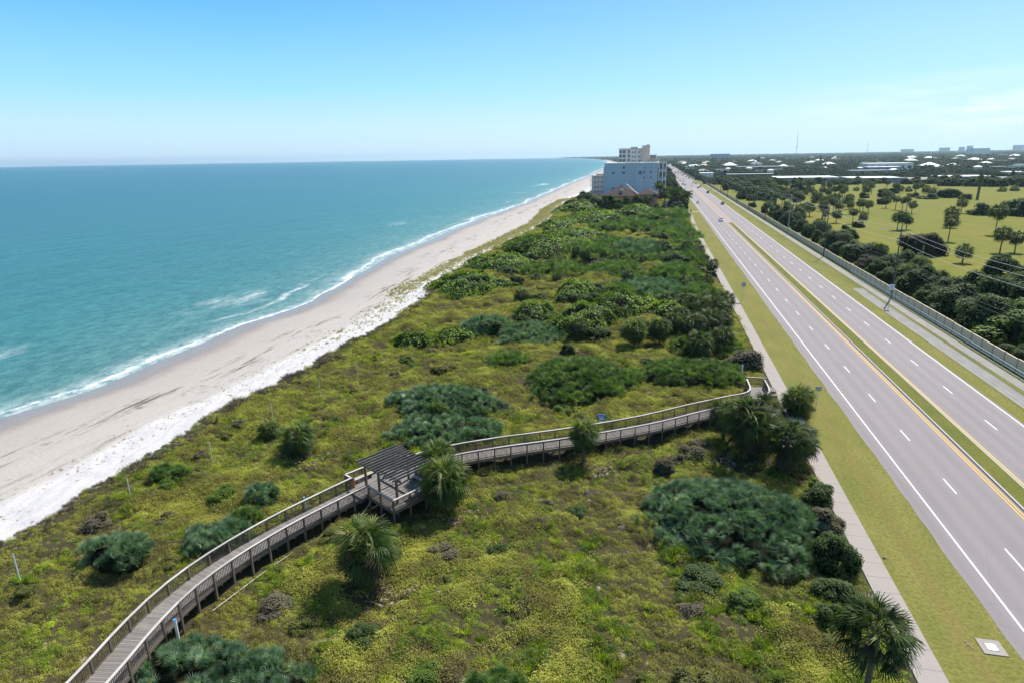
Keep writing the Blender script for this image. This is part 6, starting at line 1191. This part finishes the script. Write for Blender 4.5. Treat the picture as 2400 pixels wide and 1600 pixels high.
def band_(y0, y1, sp, r, h):
    ny = int((y1-y0)/sp)
    for j in range(ny):
        y = y0+(j+.5)*sp; x1_ = y*.62+60; x0_ = 58.
        xs2 = np.arange(x0_, x1_, sp); n = len(xs2); x = xs2+(RS.rand(n)-.5)*sp*.9; yy = y+(RS.rand(n)-.5)*sp*.9
        k_ = RS.rand(n) < (.55+.6*fbm(x*.006, yy*.006, 2))
        for (ax0, ax1, ay0, ay1) in ((128, 258, 742, 812), (262, 424, 735, 905), (58, 94, 850, 990), (330, 412, 1080, 1226), (268, 328, 990, 1045), (240, 266, 1370, 1445), (140, 245, 1290, 1365), (455, 498, 1240, 1330), (508, 604, 1120, 1172), (45, 900, 926, 948), (530, 560, 1345, 1400), (90, 152, 885, 930)): k_ &= ~((x > ax0) & (x < ax1) & (yy > ay0) & (yy < ay1))
        x = x[k_]; yy = yy[k_]; n = len(x); s1 = r*(.7+.7*RS.rand(n)); PT.append(np.stack([x, yy, np.zeros(n)], 1)); SC.append(np.stack([s1, s1, h*(.55+.55*RS.rand(n))*(.8+.5*fbm(x*.01+9, yy*.01, 2))/1.28], 1))
band_(752, 1000, 9, 5.5, 6.2); band_(1000, 1600, 11, 6.5, 7.2); band_(1600, 2600, 17, 10, 8.5); band_(2600, 4600, 30, 18, 11); band_(4600, 12000, 75, 46, 14)
# left of the road beyond the towers
for (y0, y1, sp, r, h) in ((700, 1800, 13, 6, 7.5), (1800, 5000, 34, 18, 10), (5000, 12000, 80, 44, 14)):
    for y in np.arange(y0, y1, sp):
        vx0 = float(np.interp(y, [a for a, b in VEG], [b for a, b in VEG]))+10; xx2 = np.arange(vx0, 20, sp); n = len(xx2)
        if n: PT.append(np.stack([xx2+(RS.rand(n)-.5)*sp*.6, y+(RS.rand(n)-.5)*sp, np.zeros(n)], 1)); s1 = r*(.7+.6*RS.rand(n)); SC.append(np.stack([s1, s1, h*(.6+.6*RS.rand(n))/1.28], 1))
PT = np.concatenate(PT); SC = np.concatenate(SC); n = len(PT)
gn_scatter('woodland', PT, np.stack([np.zeros(n), np.zeros(n), RS.rand(n)*6.28], 1), SC, RS.randint(0, 4, n), WP)
def relabel(group, fmt, rows, rowfmt='row'):
    L_ = [o for o in bpy.data.objects if o.get('group') == group and o.parent is None]
    L_.sort(key=lambda o: math.hypot(o.location.x, o.location.y)); per_ = math.ceil(len(L_)/rows)
    for ri in range(rows):
        for k, o in enumerate(sorted(L_[ri*per_:(ri+1)*per_], key=lambda o: math.atan2(o.location.x, o.location.y))):
            o['label'] = fmt % (ORD[k], 'nearest' if ri == 0 else ORD[ri])
relabel('houses scattered in the distant woodland', 'pale-roofed house in distant trees, %s from left in the %s row', 7)
relabel('dense roadside trees behind the wall', 'dark roadside tree behind the wall, %s from left in the %s row', 4)
relabel('hedge trees behind the meadow', 'dark hedge tree beyond the meadow, %s from left in the %s row', 4)
L_ = sorted([o for o in bpy.data.objects if o.get('group') == 'hazy towers on the skyline'], key=lambda o: o.location.x)
for o, t_ in zip(L_, ('lowest widest hazy block on the right skyline, leftmost of five', 'hazy skyline block, second from the left of five', 'narrow hazy tower in the middle of the skyline group', 'tallest hazy tower on the right skyline', 'hazy tower block at the right frame edge')): o['label'] = t_
relabel('tree belt at the right end of the meadow', 'tree in the dense belt at the meadow right end, %s from left, %s row', 4)
relabel('clustered palms in the left half of the meadow', 'clustered meadow palm, %s from the left in the %s cluster row', 4)
relabel('street trees left of the road', 'leafy tree between beach blocks and road, %s from left in the %s row', 3)
relabel('rooftop units on the blue block', 'small dark cooling unit on the blue block roof, %s from left in the %s row', 3)
L_ = [o for o in bpy.data.objects if o.get('group') == 'tall conifers above the woodland' and o['label'].startswith('tall narrow conifer')]
for k, o in enumerate(sorted(L_, key=lambda o: math.atan2(o.location.x, o.location.y))): o['label'] = 'tall narrow conifer above the distant woodland, %s from the left' % ORD[k]
print('woodland', n, 'objects', len(bpy.data.objects))

# ------------------------------------------------------------------ haze
HAZE = True
if HAZE:
    mb = MB(); mb.box(-16500, 15500, -600, 15500, -8, 120); me = mb.mesh('haze', None); m, t = newmat('haze_air'); pvv = t.nodes.new('ShaderNodeVolumePrincipled'); pvv.inputs['Density'].default_value = 5.0e-5; pvv.inputs['Color'].default_value = (.60, .84, 1, 1); pvv.inputs['Anisotropy'].default_value = .45
    o_ = t.nodes.new('ShaderNodeOutputMaterial'); t.links.new(pvv.outputs[0], o_.inputs['Volume']); me.materials.append(m); tag(obj('haze', me), kind='stuff')
